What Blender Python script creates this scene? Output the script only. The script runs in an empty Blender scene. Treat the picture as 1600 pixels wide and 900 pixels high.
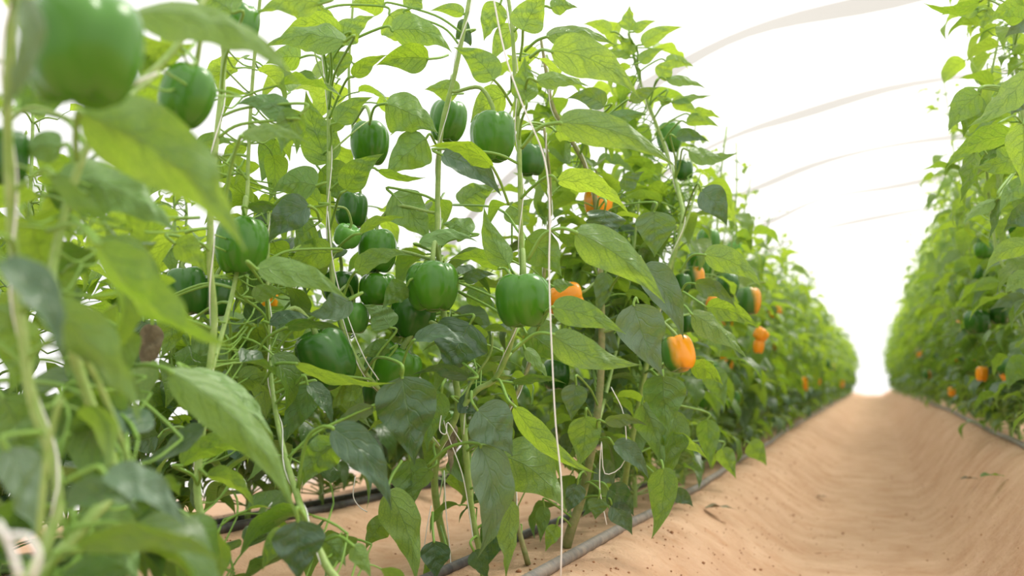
import bpy, math, random
import numpy as np
from mathutils import Vector, Matrix, Euler, noise

S = bpy.context.scene
# ------------------------------------------------------------------ camera, world, light, exposure
FPX = 1556.0
YAW, PITCH, CAM_H = math.radians(19.9), math.radians(5.69), 0.36
cy, sy, cp, sp = math.cos(YAW), math.sin(YAW), math.cos(PITCH), math.sin(PITCH)
CAM = Vector((0, 0, CAM_H))
F = Vector((-sy * cp, cy * cp, sp)); R = Vector((cy, sy, 0)); U = R.cross(F)
cd = bpy.data.cameras.new('camera'); cam = bpy.data.objects.new('camera', cd); S.collection.objects.link(cam)
cd.sensor_width = 36; cd.lens = 36 * FPX / 1600; cd.clip_start = .05; cd.clip_end = 300
cam.matrix_world = Matrix(((R.x, U.x, -F.x, CAM.x), (R.y, U.y, -F.y, CAM.y), (R.z, U.z, -F.z, CAM.z), (0, 0, 0, 1)))
cd.dof.use_dof = True; cd.dof.focus_distance = 1.9; cd.dof.aperture_fstop = 2.9
S.camera = cam
w = bpy.data.worlds.new('world'); S.world = w; w.use_nodes = True
wn = w.node_tree; bg = wn.nodes['Background']
_tc = wn.nodes.new('ShaderNodeTexCoord'); _sx = wn.nodes.new('ShaderNodeSeparateXYZ'); _rp = wn.nodes.new('ShaderNodeValToRGB')
wn.links.new(_tc.outputs['Generated'], _sx.inputs[0]); _mr = wn.nodes.new('ShaderNodeMapRange'); _mr.inputs[1].default_value = -1
wn.links.new(_sx.outputs[2], _mr.inputs[0]); wn.links.new(_mr.outputs[0], _rp.inputs[0]); wn.links.new(_rp.outputs[0], bg.inputs[0])
_e = _rp.color_ramp.elements; _e[0].position = .30; _e[0].color = (.22, .21, .18, 1); _e[1].position = 1.0; _e[1].color = (1, .99, .97, 1)
_x = _e.new(.47); _x.color = (.72, .715, .70, 1); _x = _e.new(.7); _x.color = (.76, .755, .74, 1)
bg.inputs[1].default_value = 1.65
sd = bpy.data.lights.new('sun', 'SUN'); sd.energy = 4.0; sd.angle = math.radians(20); sd.color = (1, .95, .85)
so = bpy.data.objects.new('sun', sd); S.collection.objects.link(so)
so.rotation_euler = Vector((-.45, -.55, -1)).to_track_quat('-Z', 'Y').to_euler()
S.view_settings.view_transform = 'Standard'; S.view_settings.look = 'None'
S.view_settings.exposure = 0.0; S.view_settings.gamma = 1; S.view_settings.use_curve_mapping = False

RNG = random.Random(11)
PI = math.pi

def at(px, py, z):
    return CAM + F * z + R * ((px - 800) / FPX * z) + U * ((450 - py) / FPX * z)

# ------------------------------------------------------------------ materials
def newmat(name):
    m = bpy.data.materials.new(name); m.use_nodes = True
    nt = m.node_tree; nt.nodes.clear()
    out = nt.nodes.new('ShaderNodeOutputMaterial')
    return m, nt, out

def N(nt, typ, ins=None, **kw):
    n = nt.nodes.new(typ)
    for k, v in kw.items(): setattr(n, k, v)
    for k, v in (ins or {}).items():
        if hasattr(v, 'is_linked') or isinstance(v, bpy.types.NodeSocket): nt.links.new(v, n.inputs[k])
        else: n.inputs[k].default_value = v
    return n

def M(nt, op, a, b=0.0, c=None, clamp=False):
    n = nt.nodes.new('ShaderNodeMath'); n.operation = op; n.use_clamp = clamp
    for i, v in enumerate((a, b, c)):
        if v is None: continue
        if isinstance(v, bpy.types.NodeSocket): nt.links.new(v, n.inputs[i])
        else: n.inputs[i].default_value = v
    return n.outputs[0]

def mixc(nt, f, a, b):
    n = nt.nodes.new('ShaderNodeMix'); n.data_type = 'RGBA'
    for i, v in ((0, f), (6, a), (7, b)):
        if isinstance(v, bpy.types.NodeSocket): nt.links.new(v, n.inputs[i])
        else: n.inputs[i].default_value = v if not isinstance(v, tuple) else (*v, 1)[:4]
    return n.outputs[2]

def M_vec(nt, vec, off, sc):
    a = N(nt, 'ShaderNodeMapping', {'Vector': vec, 'Scale': sc})
    c = N(nt, 'ShaderNodeCombineXYZ', {'X': M(nt, 'MULTIPLY', off, 37.0), 'Y': M(nt, 'MULTIPLY', off, 91.0)})
    b = nt.nodes.new('ShaderNodeVectorMath'); b.operation = 'ADD'
    nt.links.new(a.outputs[0], b.inputs[0]); nt.links.new(c.outputs[0], b.inputs[1]); return b.outputs[0]

def plain(name, col, rough=.5, spec=.5, bump=0, scale=50, var=None):
    m, nt, out = newmat(name)
    p = N(nt, 'ShaderNodeBsdfPrincipled', {'Roughness': rough, 'Specular IOR Level': spec, 'Base Color': (*col, 1)})
    if bump or var:
        tc = N(nt, 'ShaderNodeTexCoord')
        ns = N(nt, 'ShaderNodeTexNoise', {'Vector': tc.outputs['Object'], 'Scale': scale, 'Detail': 4.0})
        if bump:
            b = N(nt, 'ShaderNodeBump', {'Height': ns.outputs[0], 'Strength': bump, 'Distance': .01}); nt.links.new(b.outputs[0], p.inputs['Normal'])
        if var:
            f = M(nt, 'MULTIPLY_ADD', ns.outputs[0], 3, -1, True)
            nt.links.new(mixc(nt, f, col, var), p.inputs['Base Color'])
    nt.links.new(p.outputs[0], out.inputs[0])
    return m

def leaf_material(name):
    m, nt, out = newmat(name)
    uv = N(nt, 'ShaderNodeUVMap', uv_map='UVMap'); vr = N(nt, 'ShaderNodeUVMap', uv_map='Vary')
    s = N(nt, 'ShaderNodeSeparateXYZ', {0: uv.outputs[0]}); sv = N(nt, 'ShaderNodeSeparateXYZ', {0: vr.outputs[0]})
    u, v = s.outputs[0], s.outputs[1]
    oi = N(nt, 'ShaderNodeObjectInfo')
    rnd = M(nt, 'FRACT', M(nt, 'ADD', sv.outputs[0], oi.outputs['Random']))
    age = sv.outputs[1]
    av = M(nt, 'ABSOLUTE', v)
    wob = N(nt, 'ShaderNodeTexNoise', {'Vector': M_vec(nt, uv.outputs[0], rnd, (2.2, 1.1, 1)), 'Scale': 1.6, 'Detail': 1.0})
    k = M(nt, 'SUBTRACT', M(nt, 'MULTIPLY', u, 7.0), M(nt, 'MULTIPLY', M(nt, 'POWER', av, .85), 1.9))
    k = M(nt, 'ADD', k, M(nt, 'MULTIPLY', wob.outputs[0], 1.5)); k = M(nt, 'ADD', k, M(nt, 'MULTIPLY', M(nt, 'GREATER_THAN', v, 0.0), .4))
    fr = M(nt, 'ABSOLUTE', M(nt, 'SUBTRACT', M(nt, 'FRACT', M(nt, 'ADD', k, 20)), .5))
    vein = M(nt, 'MULTIPLY', M(nt, 'SUBTRACT', 1, M(nt, 'MULTIPLY', fr, 8.5), clamp=True), .8)
    vein = M(nt, 'MULTIPLY', vein, M(nt, 'SUBTRACT', 1.15, av, clamp=True))
    mid = M(nt, 'SUBTRACT', 1, M(nt, 'MULTIPLY', av, 26), clamp=True)
    mp = N(nt, 'ShaderNodeMapping', {'Vector': uv.outputs[0], 'Scale': (22, 9, 1)})
    vo = N(nt, 'ShaderNodeTexVoronoi', {'Vector': mp.outputs[0], 'Scale': 1.0}, feature='DISTANCE_TO_EDGE')
    net = M(nt, 'MULTIPLY', M(nt, 'SUBTRACT', 1, M(nt, 'MULTIPLY', vo.outputs['Distance'], 9), clamp=True), .65)
    allv = M(nt, 'MAXIMUM', M(nt, 'MAXIMUM', vein, mid), net)
    ns = N(nt, 'ShaderNodeTexNoise', {'Vector': N(nt, 'ShaderNodeMapping', {'Vector': uv.outputs[0], 'Scale': (3, 1.6, 1)}).outputs[0], 'Scale': 2.0, 'Detail': 3.0})
    # reflective colours
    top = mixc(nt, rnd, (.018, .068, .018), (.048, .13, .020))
    top = mixc(nt, M(nt, 'SUBTRACT', 1, M(nt, 'MULTIPLY', age, 6), clamp=True), top, mixc(nt, rnd, (.045, .105, .052), (.095, .165, .098))); top = mixc(nt, M(nt, 'MULTIPLY', age, .8), top, (.16, .32, .04))  # lowest age: bluish old-leaf green with the grey sky sheen painted in
    und = mixc(nt, rnd, (.10, .215, .06), (.155, .30, .075))
    bf = N(nt, 'ShaderNodeNewGeometry').outputs['Backfacing']
    base = mixc(nt, bf, top, und)
    base = mixc(nt, M(nt, 'MULTIPLY', M(nt, 'MAXIMUM', M(nt, 'MULTIPLY', vein, .6), mid), .45), base, (.22, .36, .12))
    # transmitted colours
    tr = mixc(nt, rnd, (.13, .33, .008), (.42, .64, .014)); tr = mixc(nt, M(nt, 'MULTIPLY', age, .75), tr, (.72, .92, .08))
    tr = mixc(nt, M(nt, 'MULTIPLY', M(nt, 'SUBTRACT', ns.outputs[0], .45, clamp=True), 1.6), tr, (.55, .70, .05))
    tr = mixc(nt, M(nt, 'MULTIPLY', allv, .68), tr, (.05, .15, .008))
    h = M(nt, 'ADD', M(nt, 'MULTIPLY', M(nt, 'MAXIMUM', vein, mid), -1.0), M(nt, 'MULTIPLY', ns.outputs[0], .8))
    bp = N(nt, 'ShaderNodeBump', {'Height': h, 'Strength': .45, 'Distance': .004})
    p = N(nt, 'ShaderNodeBsdfPrincipled', {'Base Color': base, 'Roughness': M(nt, 'MULTIPLY_ADD', rnd, .14, .34), 'Specular IOR Level': .6, 'Normal': bp.outputs[0]})
    t = N(nt, 'ShaderNodeBsdfTranslucent', {'Color': tr, 'Normal': bp.outputs[0]})
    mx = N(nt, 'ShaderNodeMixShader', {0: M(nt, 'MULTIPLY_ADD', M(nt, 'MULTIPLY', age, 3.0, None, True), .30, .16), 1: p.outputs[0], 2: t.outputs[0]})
    nt.links.new(mx.outputs[0], out.inputs[0])
    return m

def pepper_material(name, c1, c2, half=None, blush=None):
    m, nt, out = newmat(name)
    tc = N(nt, 'ShaderNodeTexCoord')
    ns = N(nt, 'ShaderNodeTexNoise', {'Vector': N(nt, 'ShaderNodeMapping', {'Vector': tc.outputs['Object'], 'Scale': (1.1, 1.1, .5)}).outputs[0], 'Scale': 1.6, 'Detail': 3.0})
    col = mixc(nt, M(nt, 'MULTIPLY_ADD', ns.outputs[0], 1.8, -.4, True), c1, c2)
    if half:
        sx = N(nt, 'ShaderNodeSeparateXYZ', {0: tc.outputs['Object']})
        f = M(nt, 'MULTIPLY_ADD', M(nt, 'ADD', sx.outputs[0], M(nt, 'MULTIPLY', ns.outputs[0], .5)), half[1], half[2], True)
        col = mixc(nt, f, col, half[0])
    p = N(nt, 'ShaderNodeBsdfPrincipled', {'Base Color': col, 'Roughness': .26, 'Specular IOR Level': .42, 'Coat Weight': .15, 'Coat Roughness': .12,
                                           'Subsurface Weight': 0.0})
    fine = N(nt, 'ShaderNodeTexNoise', {'Vector': tc.outputs['Object'], 'Scale': 5.0, 'Detail': 2.0})
    nt.nodes.remove(fine)
    nt.links.new(p.outputs[0], out.inputs[0])
    return m

def sand_material():
    m, nt, out = newmat('sand')
    g = N(nt, 'ShaderNodeNewGeometry')
    n1 = N(nt, 'ShaderNodeTexNoise', {'Vector': g.outputs['Position'], 'Scale': 6.0, 'Detail': 7.0, 'Roughness': .6})
    n2 = N(nt, 'ShaderNodeTexNoise', {'Vector': g.outputs['Position'], 'Scale': 34.0, 'Detail': 5.0, 'Roughness': .7})
    n3 = N(nt, 'ShaderNodeTexNoise', {'Vector': N(nt, 'ShaderNodeMapping', {'Vector': g.outputs['Position'], 'Scale': (13, 15, 13)}).outputs[0], 'Scale': 1.0, 'Detail': 5.0})
    col = mixc(nt, M(nt, 'MULTIPLY_ADD', n1.outputs[0], 2.4, -.6, True), (.50, .30, .18), (.66, .445, .30))
    col = mixc(nt, M(nt, 'MULTIPLY_ADD', n2.outputs[0], 5, -3.0, True), col, (.44, .25, .14))
    px_ = N(nt, 'ShaderNodeSeparateXYZ', {0: g.outputs['Position']}).outputs[0]
    n4 = N(nt, 'ShaderNodeTexNoise', {'Vector': g.outputs['Position'], 'Scale': 9.0, 'Detail': 6.0, 'Roughness': .65})
    damp = M(nt, 'SUBTRACT', 1, M(nt, 'MULTIPLY', M(nt, 'ABSOLUTE', M(nt, 'ADD', px_, .70)), 5.0), clamp=True)
    damp = M(nt, 'MULTIPLY', M(nt, 'MULTIPLY', damp, M(nt, 'MULTIPLY_ADD', n4.outputs[0], 5, -1.7, True)), .75)
    col = mixc(nt, damp, col, (.30, .21, .125))
    col = mixc(nt, M(nt, 'MULTIPLY_ADD', n4.outputs[0], 3.2, -1.75, True), col, (.50, .27, .145))
    h = M(nt, 'ADD', M(nt, 'MULTIPLY', n2.outputs[0], .5), M(nt, 'MULTIPLY', n3.outputs[0], .6))
    b = N(nt, 'ShaderNodeBump', {'Height': h, 'Strength': .8, 'Distance': .03})
    p = N(nt, 'ShaderNodeBsdfPrincipled', {'Base Color': col, 'Roughness': .95, 'Specular IOR Level': .15, 'Normal': b.outputs[0]})
    nt.links.new(p.outputs[0], out.inputs[0]); return m

def film_material(name, col, clear):
    m, nt, out = newmat(name)
    t = N(nt, 'ShaderNodeBsdfTranslucent', {'Color': (*col, 1)}); c = N(nt, 'ShaderNodeBsdfTransparent')
    mx = N(nt, 'ShaderNodeMixShader', {0: clear, 1: t.outputs[0], 2: c.outputs[0]}); nt.links.new(mx.outputs[0], out.inputs[0]); return m

LEAF = leaf_material('pepper_leaf')
STEM = plain('green_stem', (.22, .36, .075), .45, .4, .3, 60, (.32, .44, .14))
WOOD = plain('woody_stem', (.27, .25, .11), .7, .3, .5, 60, (.18, .22, .07))
PET = plain('petiole_green', (.20, .36, .06), .45, .4)
TWINE = plain('white_twine', (.82, .82, .80), .8, .2)
HOSE = plain('grey_hose', (.17, .16, .155), .55, .4, .4, 40, (.28, .24, .20))
HOSEB = plain('black_hose', (.045, .045, .05), .5, .4, .3, 40, (.10, .09, .085))
SAND = sand_material()
CLOD = plain('clod_soil', (.42, .22, .12), .95, .1, .5, 60, (.25, .12, .06))
FILM = film_material('greenhouse_film', (.97, .97, .96), .55)
BAND = film_material('curtain_cloth', (.33, .315, .295), .15)
DRY = plain('dry_leaf', (.30, .27, .17), .8, .2, .5, 40, (.12, .10, .06))
P_GREEN = pepper_material('pepper_green', (.032, .150, .006), (.075, .235, .010))
P_DARK = pepper_material('pepper_dark_green', (.020, .100, .008), (.042, .155, .012))
P_LIGHT = pepper_material('pepper_light_green', (.08, .28, .035), (.15, .38, .06))
P_ORANGE = pepper_material('pepper_orange', (.85, .27, .010), (.90, .38, .015))
P_TURN = pepper_material('pepper_turning', (.04, .17, .018), (.10, .25, .03), ((.88, .34, .012), 3.6, -.7))
P_BLUSH = pepper_material('pepper_blushing', (.03, .13, .018), (.08, .20, .03), ((.75, .33, .03), 5.0, -2.0))

# ------------------------------------------------------------------ mesh helpers
def mesh_np(name, V, Fc, uv=None, vary=None, mats=(), mi=None, smooth=True):
    """V (n,3); Fc list/array of quads or tris; uv per vertex (n,2)"""
    me = bpy.data.meshes.new(name)
    Fc = np.asarray(Fc, dtype=np.int32)
    k = Fc.shape[1]
    me.vertices.add(len(V)); me.vertices.foreach_set('co', np.asarray(V, dtype=np.float32).ravel())
    me.loops.add(Fc.size); me.loops.foreach_set('vertex_index', Fc.ravel())
    me.polygons.add(len(Fc)); me.polygons.foreach_set('loop_start', np.arange(0, Fc.size, k, dtype=np.int32))
    for m in mats: me.materials.append(m)
    if mi is not None: me.polygons.foreach_set('material_index', np.asarray(mi, dtype=np.int32))
    me.polygons.foreach_set('use_smooth', np.full(len(Fc), smooth))
    if uv is not None:
        l = me.uv_layers.new(name='UVMap'); l.data.foreach_set('uv', np.asarray(uv, dtype=np.float32)[Fc.ravel()].ravel())
    if vary is not None:
        l = me.uv_layers.new(name='Vary'); l.data.foreach_set('uv', np.asarray(vary, dtype=np.float32)[Fc.ravel()].ravel())
    me.update(calc_edges=True); me.validate()
    return me

def grid_faces(n, m, flip=False, off=0):
    i, j = np.meshgrid(np.arange(n), np.arange(m), indexing='ij')
    a = i * (m + 1) + j
    f = np.stack([a, a + 1, a + m + 2, a + m + 1], -1).reshape(-1, 4)
    if flip: f = f[:, ::-1]
    return f + off

def tube(pts, rad, sides=8, closed_end=True):
    pts = [Vector(p) for p in pts]; n = len(pts)
    rad = rad if hasattr(rad, '__len__') else [rad] * n
    V, ref = [], Vector((.31, .23, .92))
    up = None
    for i, p in enumerate(pts):
        t = (pts[min(i + 1, n - 1)] - pts[max(i - 1, 0)]).normalized()
        if up is None: up = (ref - t * ref.dot(t)).normalized()
        else: up = (up - t * up.dot(t)).normalized()
        b = t.cross(up)
        for k in range(sides):
            a = 2 * PI * k / sides
            V.append(p + (up * math.cos(a) + b * math.sin(a)) * rad[i])
    Fc = []
    for i in range(n - 1):
        for k in range(sides):
            a = i * sides + k; b = i * sides + (k + 1) % sides
            Fc.append((a, b, b + sides, a + sides))
    if closed_end:
        for base, s in ((0, -1), ((n - 1) * sides, 1)):
            c = len(V); V.append(pts[0] if base == 0 else pts[-1])
            for k in range(0, sides, 2):
                q = (c, base + k, base + (k + 1) % sides, base + (k + 2) % sides)
                Fc.append(q if s > 0 else q[::-1])
    return np.array([tuple(v) for v in V]), np.array(Fc)

def smooth_path(pts, sub=5):
    pts = [Vector(p) for p in pts]
    if len(pts) < 3: return pts
    q = [pts[0] * 2 - pts[1]] + pts + [pts[-1] * 2 - pts[-2]]
    out = []
    for i in range(1, len(q) - 2):
        a, b, c, d = q[i - 1:i + 3]
        for k in range(sub):
            t = k / sub
            out.append(.5 * ((2 * b) + (c - a) * t + (2 * a - 5 * b + 4 * c - d) * t * t + (3 * b - a - 3 * c + d) * t ** 3))
    out.append(pts[-1])
    return out

def obj(name, me, parent=None, loc=None):
    o = bpy.data.objects.new(name, me); S.collection.objects.link(o)
    if parent is not None: o.parent = parent
    if loc is not None: o.location = loc
    return o

def tag(o, label=None, cat=None, group=None, kind=None):
    if label: o['label'] = label
    if cat: o['category'] = cat
    if group: o['group'] = group
    if kind: o['kind'] = kind
    return o

def thing(name, label, cat, loc, group=None):
    o = bpy.data.objects.new(name, None); S.collection.objects.link(o); o.location = loc; o.empty_display_size = .05
    return tag(o, label, cat, group)

def tube_obj(name, pts, rad, mat, parent=None, sides=8, sub=5):
    base = parent.location if parent is not None else Vector((0, 0, 0))
    pts = smooth_path(pts, sub) if sub else [Vector(p) for p in pts]
    if hasattr(rad, '__len__'):
        rad = [rad[0] + (rad[1] - rad[0]) * i / (len(pts) - 1) for i in range(len(pts))]
    V, Fc = tube([p - base for p in pts], rad, sides)
    return obj(name, mesh_np(name, V, Fc, mats=[mat]), parent)

# ------------------------------------------------------------------ leaf blades
def width_profile(t):
    t = np.clip(t, 0, 1)
    f = np.sin(PI * t ** .60) ** .92
    return f * (1 - .52 * t ** 1.5 - .12 * t ** 5) * 1.16

def blade(mid, side, nrm, hw, n, m, fold=.18, wave=.10, freq=3.0, phase=0., pucker=.05, flip=False):
    """mid/side/nrm (n+1,3), hw = half width scale; nrm is the upper face"""
    t = np.linspace(0, 1, n + 1); v = np.linspace(-1, 1, m + 1)
    T, Vv = np.meshgrid(t, v, indexing='ij')
    W = (hw * np.maximum(width_profile(t), .015))[:, None]
    av = np.abs(Vv)
    lift = fold * av * W * 1.0 + wave * hw * (av ** 2) * np.sin(2 * PI * T * freq + phase + (Vv > 0) * 1.7) * np.sin(PI * np.clip(T * 1.1, 0, 1))
    if pucker:
        k = T * 7.0 - 1.9 * av ** .85 + .6 * np.sin(T * 5 + phase)
        if n > 16:
            lift = lift + .10 * hw * np.sin(T * 17 + phase * 3) * np.sin(Vv * 3.1 + phase) * np.sin(PI * T) + .06 * hw * np.sin(T * 31 + Vv * 5 + phase)  * np.sin(PI * T)
        lift = lift + pucker * hw * np.abs(np.sin(PI * (k + .5))) * (1 - av * .6) * np.sin(PI * T)
    P = mid[:, None, :] + side[:, None, :] * (Vv * W)[..., None] + nrm[:, None, :] * lift[..., None]
    uv = np.stack([T, Vv], -1).reshape(-1, 2)
    return P.reshape(-1, 3), grid_faces(n, m, flip), uv

def proto(seed, n, m, sides):
    """leaf with petiole: starts at the origin, runs along +X, blade length 1"""
    r = random.Random(seed)
    pl = r.uniform(.32, .55); a0 = math.radians(r.uniform(5, 45)); droop = math.radians(r.uniform(45, 150))
    k = 40; pos = [np.array((0., 0., 0.))]; ang = a0; path_a = [a0]
    total = pl + 1.0
    for i in range(k):
        s = (i + 1) / k
        ang = a0 - droop * (s ** 1.2)
        pos.append(pos[-1] + np.array((math.cos(ang), .0, math.sin(ang))) * total / k); path_a.append(ang)
    pos = np.array(pos); path_a = np.array(path_a)
    side_sway = r.uniform(-.12, .12)
    s = np.linspace(0, 1, k + 1); pos[:, 1] += side_sway * s ** 2
    def samp(tt):
        return np.stack([np.interp(tt, s, pos[:, c]) for c in range(3)], -1), np.interp(tt, s, path_a)
    tt = pl / total + (1 - pl / total) * np.linspace(0, 1, n + 1)
    mid, an = samp(tt)
    tw = np.linspace(0, math.radians(r.uniform(-50, 50)), n + 1)
    nr = np.stack([-np.sin(an), 0 * an, np.cos(an)], -1); sd_ = np.tile(np.array((0., 1., 0.)), (n + 1, 1))
    side = sd_ * np.cos(tw)[:, None] + nr * np.sin(tw)[:, None]
    nrm = nr * np.cos(tw)[:, None] - sd_ * np.sin(tw)[:, None]
    V, Fc, uv = blade(mid, side, nrm, r.uniform(.22, .29), n, m, r.uniform(.1, .6), r.uniform(.06, .22), r.uniform(1.5, 3.5), r.uniform(0, 6), .05 if n > 8 else 0, flip=True)
    ps, _ = samp(np.linspace(0, pl / total * 1.05, 4 if n > 8 else 3))
    tv, tf = tube([Vector(p) for p in ps], .016, sides, False)
    uvp = np.tile(np.array((.5, 0.)), (len(tv), 1))
    mi = np.concatenate([np.zeros(len(Fc)), np.ones(len(tf))])
    return np.concatenate([V, tv]), np.concatenate([Fc, tf + len(V)]), np.concatenate([uv, uvp]), mi

HI = [proto(100 + i, 14, 6, 6) for i in range(16)]
LO = [proto(100 + i, 6, 2, 3) for i in range(16)]
HI_ME = {}
def hi_mesh(i, young):
    key = (i, young)
    if key not in HI_ME:
        V, Fc, uv, mi = HI[i]
        va = np.tile(np.array((RNG.random(), (RNG.choice((0., .1, .25)), .5, .95)[young])), (len(V), 1))
        HI_ME[key] = mesh_np('leaf', V, Fc, uv, va, [LEAF, PET], mi)
    return HI_ME[key]

def leaf_matrix(pos, az, el, roll, s):
    return Matrix.Translation(pos) @ Matrix.Rotation(az, 4, 'Z') @ Matrix.Rotation(-el, 4, 'Y') @ Matrix.Rotation(roll, 4, 'X') @ Matrix.Diagonal((s, s, s, 1))

def foliage_mesh(leaves, LO=LO):
    Vs, Fs, us, vs, ms, off = [], [], [], [], [], 0
    for (mat, i, rn, age) in leaves:
        V, Fc, uv, mi = LO[i]
        A = np.array(mat)
        W = V @ A[:3, :3].T + A[:3, 3]
        Vs.append(W); Fs.append(Fc + off); us.append(uv); vs.append(np.tile(np.array((rn, age)), (len(V), 1))); ms.append(mi); off += len(V)
    return mesh_np('foliage', np.concatenate(Vs), np.concatenate(Fs), np.concatenate(us), np.concatenate(vs), [LEAF, PET], np.concatenate(ms))

def hero_leaf(parent, bx, by, tx, ty, w, z, side='U', bend=.1, roll=None, dz=0., age=None, pet=None, petz=None, fold=None, wave=None):
    B, T = at(bx, by, z), at(tx, ty, z + dz)
    L = (T - B).length; a = (T - B).normalized()
    c = (CAM - (B + T) / 2).normalized()
    s0 = a.cross(c).normalized()
    ref = U + R * .3
    if s0.dot(ref) < 0: s0 = -s0
    hw = w / 2 / FPX * z
    if roll is None:
        ratio = 2 * hw / max(L, 1e-4)
        roll = RNG.uniform(-28, 28) if ratio > .33 else (RNG.choice((-1, 1)) * (38 + 20 * (1 - ratio / .33)))
    roll = math.radians(roll)
    hw /= max(math.cos(roll), .35)
    nv = c * math.cos(roll) + s0 * math.sin(roll)
    sv = s0 * math.cos(roll) - c * math.sin(roll)
    if side == 'U': nv = -nv
    n, m = 24, 10
    t = np.linspace(0, 1, n + 1)
    toward = (-.5 if side == 'U' else .5) * abs(bend)
    arch = (4 * t * (1 - t)) * L
    mid = np.array(B)[None] + np.array(a)[None] * (t * L)[:, None] + np.array(s0)[None] * (arch * bend)[:, None] + np.array(c)[None] * (arch * toward)[:, None]
    tw = np.radians(RNG.uniform(-25, 25)) * (t - .4)
    S_ = np.array(sv)[None] * np.cos(tw)[:, None] + np.array(nv)[None] * np.sin(tw)[:, None]
    # keep the local normal perpendicular to the bending midrib
    d = np.gradient(mid, axis=0); d /= np.linalg.norm(d, axis=1)[:, None]
    S_ = S_ - d * np.sum(S_ * d, 1)[:, None]; S_ /= np.linalg.norm(S_, axis=1)[:, None]
    Nn = np.cross(S_, d)
    if np.dot(Nn[n // 2], np.array(nv)) < 0: Nn = -Nn
    fold = RNG.uniform(.08, .5) if fold is None else fold
    wave = RNG.uniform(.08, .22) if wave is None else wave
    V, Fc, uv = blade(mid, S_, Nn, hw, n, m, fold, wave, RNG.uniform(1.4, 3), RNG.uniform(0, 6), .10)
    # winding so that the upper face is the front
    q = Fc[(n // 2) * m + m // 2 - 2]; fn = np.cross(V[q[1]] - V[q[0]], V[q[2]] - V[q[0]])
    if np.dot(fn, np.array(nv)) < 0: Fc = Fc[:, ::-1]
    mi = np.zeros(len(Fc))
    if pet is None:
        # short petiole running back and down from the blade
        q = None
        for pl_, ps_ in NEAR:
            if pl_ is parent: q = nearest(B - a * .03 + Vector((0, 0, -.03)), .32, ps_)
        back = (a * -.22 * L) + Vector((RNG.uniform(-.02, .02), .015, -.03))
        pp = [B + back, B + back * .5 + Vector((0, 0, .012)), B, B + a * .03 * L]
        if q is not None:
            dd = (B - q).length
            pp = [q, q.lerp(B, .35) + Vector((0, 0, .10 * dd)), B - a * .18 * min(dd, .08) + Vector((0, 0, .02 * dd)), B, B + a * .03 * L]
    else:
        pz = petz if petz is not None else z + .05
        pp = [at(px, py, pz + (z - pz) * i / len(pet)) for i, (px, py) in enumerate(pet)] + [B, B + a * .03 * L]
    pts = smooth_path(pp, 5)
    tv, tf = tube(pts, .0022 + .0006 * (L / .15), 6, True)
    V = np.concatenate([V, tv]); Fc = np.concatenate([Fc, tf + len(uv)])
    uvf = np.concatenate([uv, np.tile(np.array((.5, 0.)), (len(tv), 1))])
    mi = np.concatenate([mi, np.ones(len(tf))])
    if age is None: age = RNG.choice((0., .02, .08)) if side == 'T' else (.75 if by < 160 else .5 if by < 420 else .3)  # leaves showing their upper face get low age, hence the painted grey sheen
    va = np.tile(np.array((RNG.random(), age)), (len(V), 1))
    V = V - np.array(B)[None]
    me = mesh_np('leaf', V, Fc, uvf, va, [LEAF, PET], mi)
    return obj('leaf', me, parent, B - parent.location)

# ------------------------------------------------------------------ ground
def smoothstep(a, b, x):
    t = min(1, max(0, (x - a) / (b - a))); return t * t * (3 - 2 * t)
def gz(x, y):
    f = 0.0
    k = 1 - .62 * smoothstep(9, 27, y)
    f -= .18 * k * smoothstep(-.57, -.20, x)                       # furrow from the left bed down
    f += (.18 * k + .14 * (.4 + .6 * k)) * smoothstep(.15, .49, x)                         # up to the higher right bed
    f -= .05 * smoothstep(-.86, -1.1, x) * (1 - smoothstep(-1.25, -1.42, x))
    f -= .08 * smoothstep(-1.7, -2.1, x)
    f += .012 * y * smoothstep(3, 8, y) * .5
    n = noise.noise(Vector((x * 2.2, y * 1.3, 0))) * .010 + noise.noise(Vector((x * 7, y * 5, 3))) * .0035
    if -.6 < x < .6: n += noise.noise(Vector((x * 4, y * 9, 7))) * .0012 * (1 - smoothstep(5, 9, y))
    if y < 9: n += noise.noise(Vector((x * 19, y * 19, 1))) * .003 * (1 - smoothstep(3, 7, y)) + noise.noise(Vector((x * 40, y * 40, 5))) * .002
    return f + n

def structure(name, me):
    return tag(obj(name, me), kind='structure')
xs = np.concatenate([np.linspace(-2.6, -1.0, 50), np.linspace(-.98, .7, 190), np.linspace(.73, 3.4, 50)])
ys = np.concatenate([np.linspace(-1.6, 1.0, 40), np.linspace(1.02, 6, 400), 6.02 + (np.linspace(0, 1, 190) ** 1.7) * 27])
V = np.array([(x, y, gz(x, y)) for y in ys for x in xs])
structure('ground', mesh_np('ground', V, grid_faces(len(ys) - 1, len(xs) - 1), mats=[SAND]))

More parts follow.
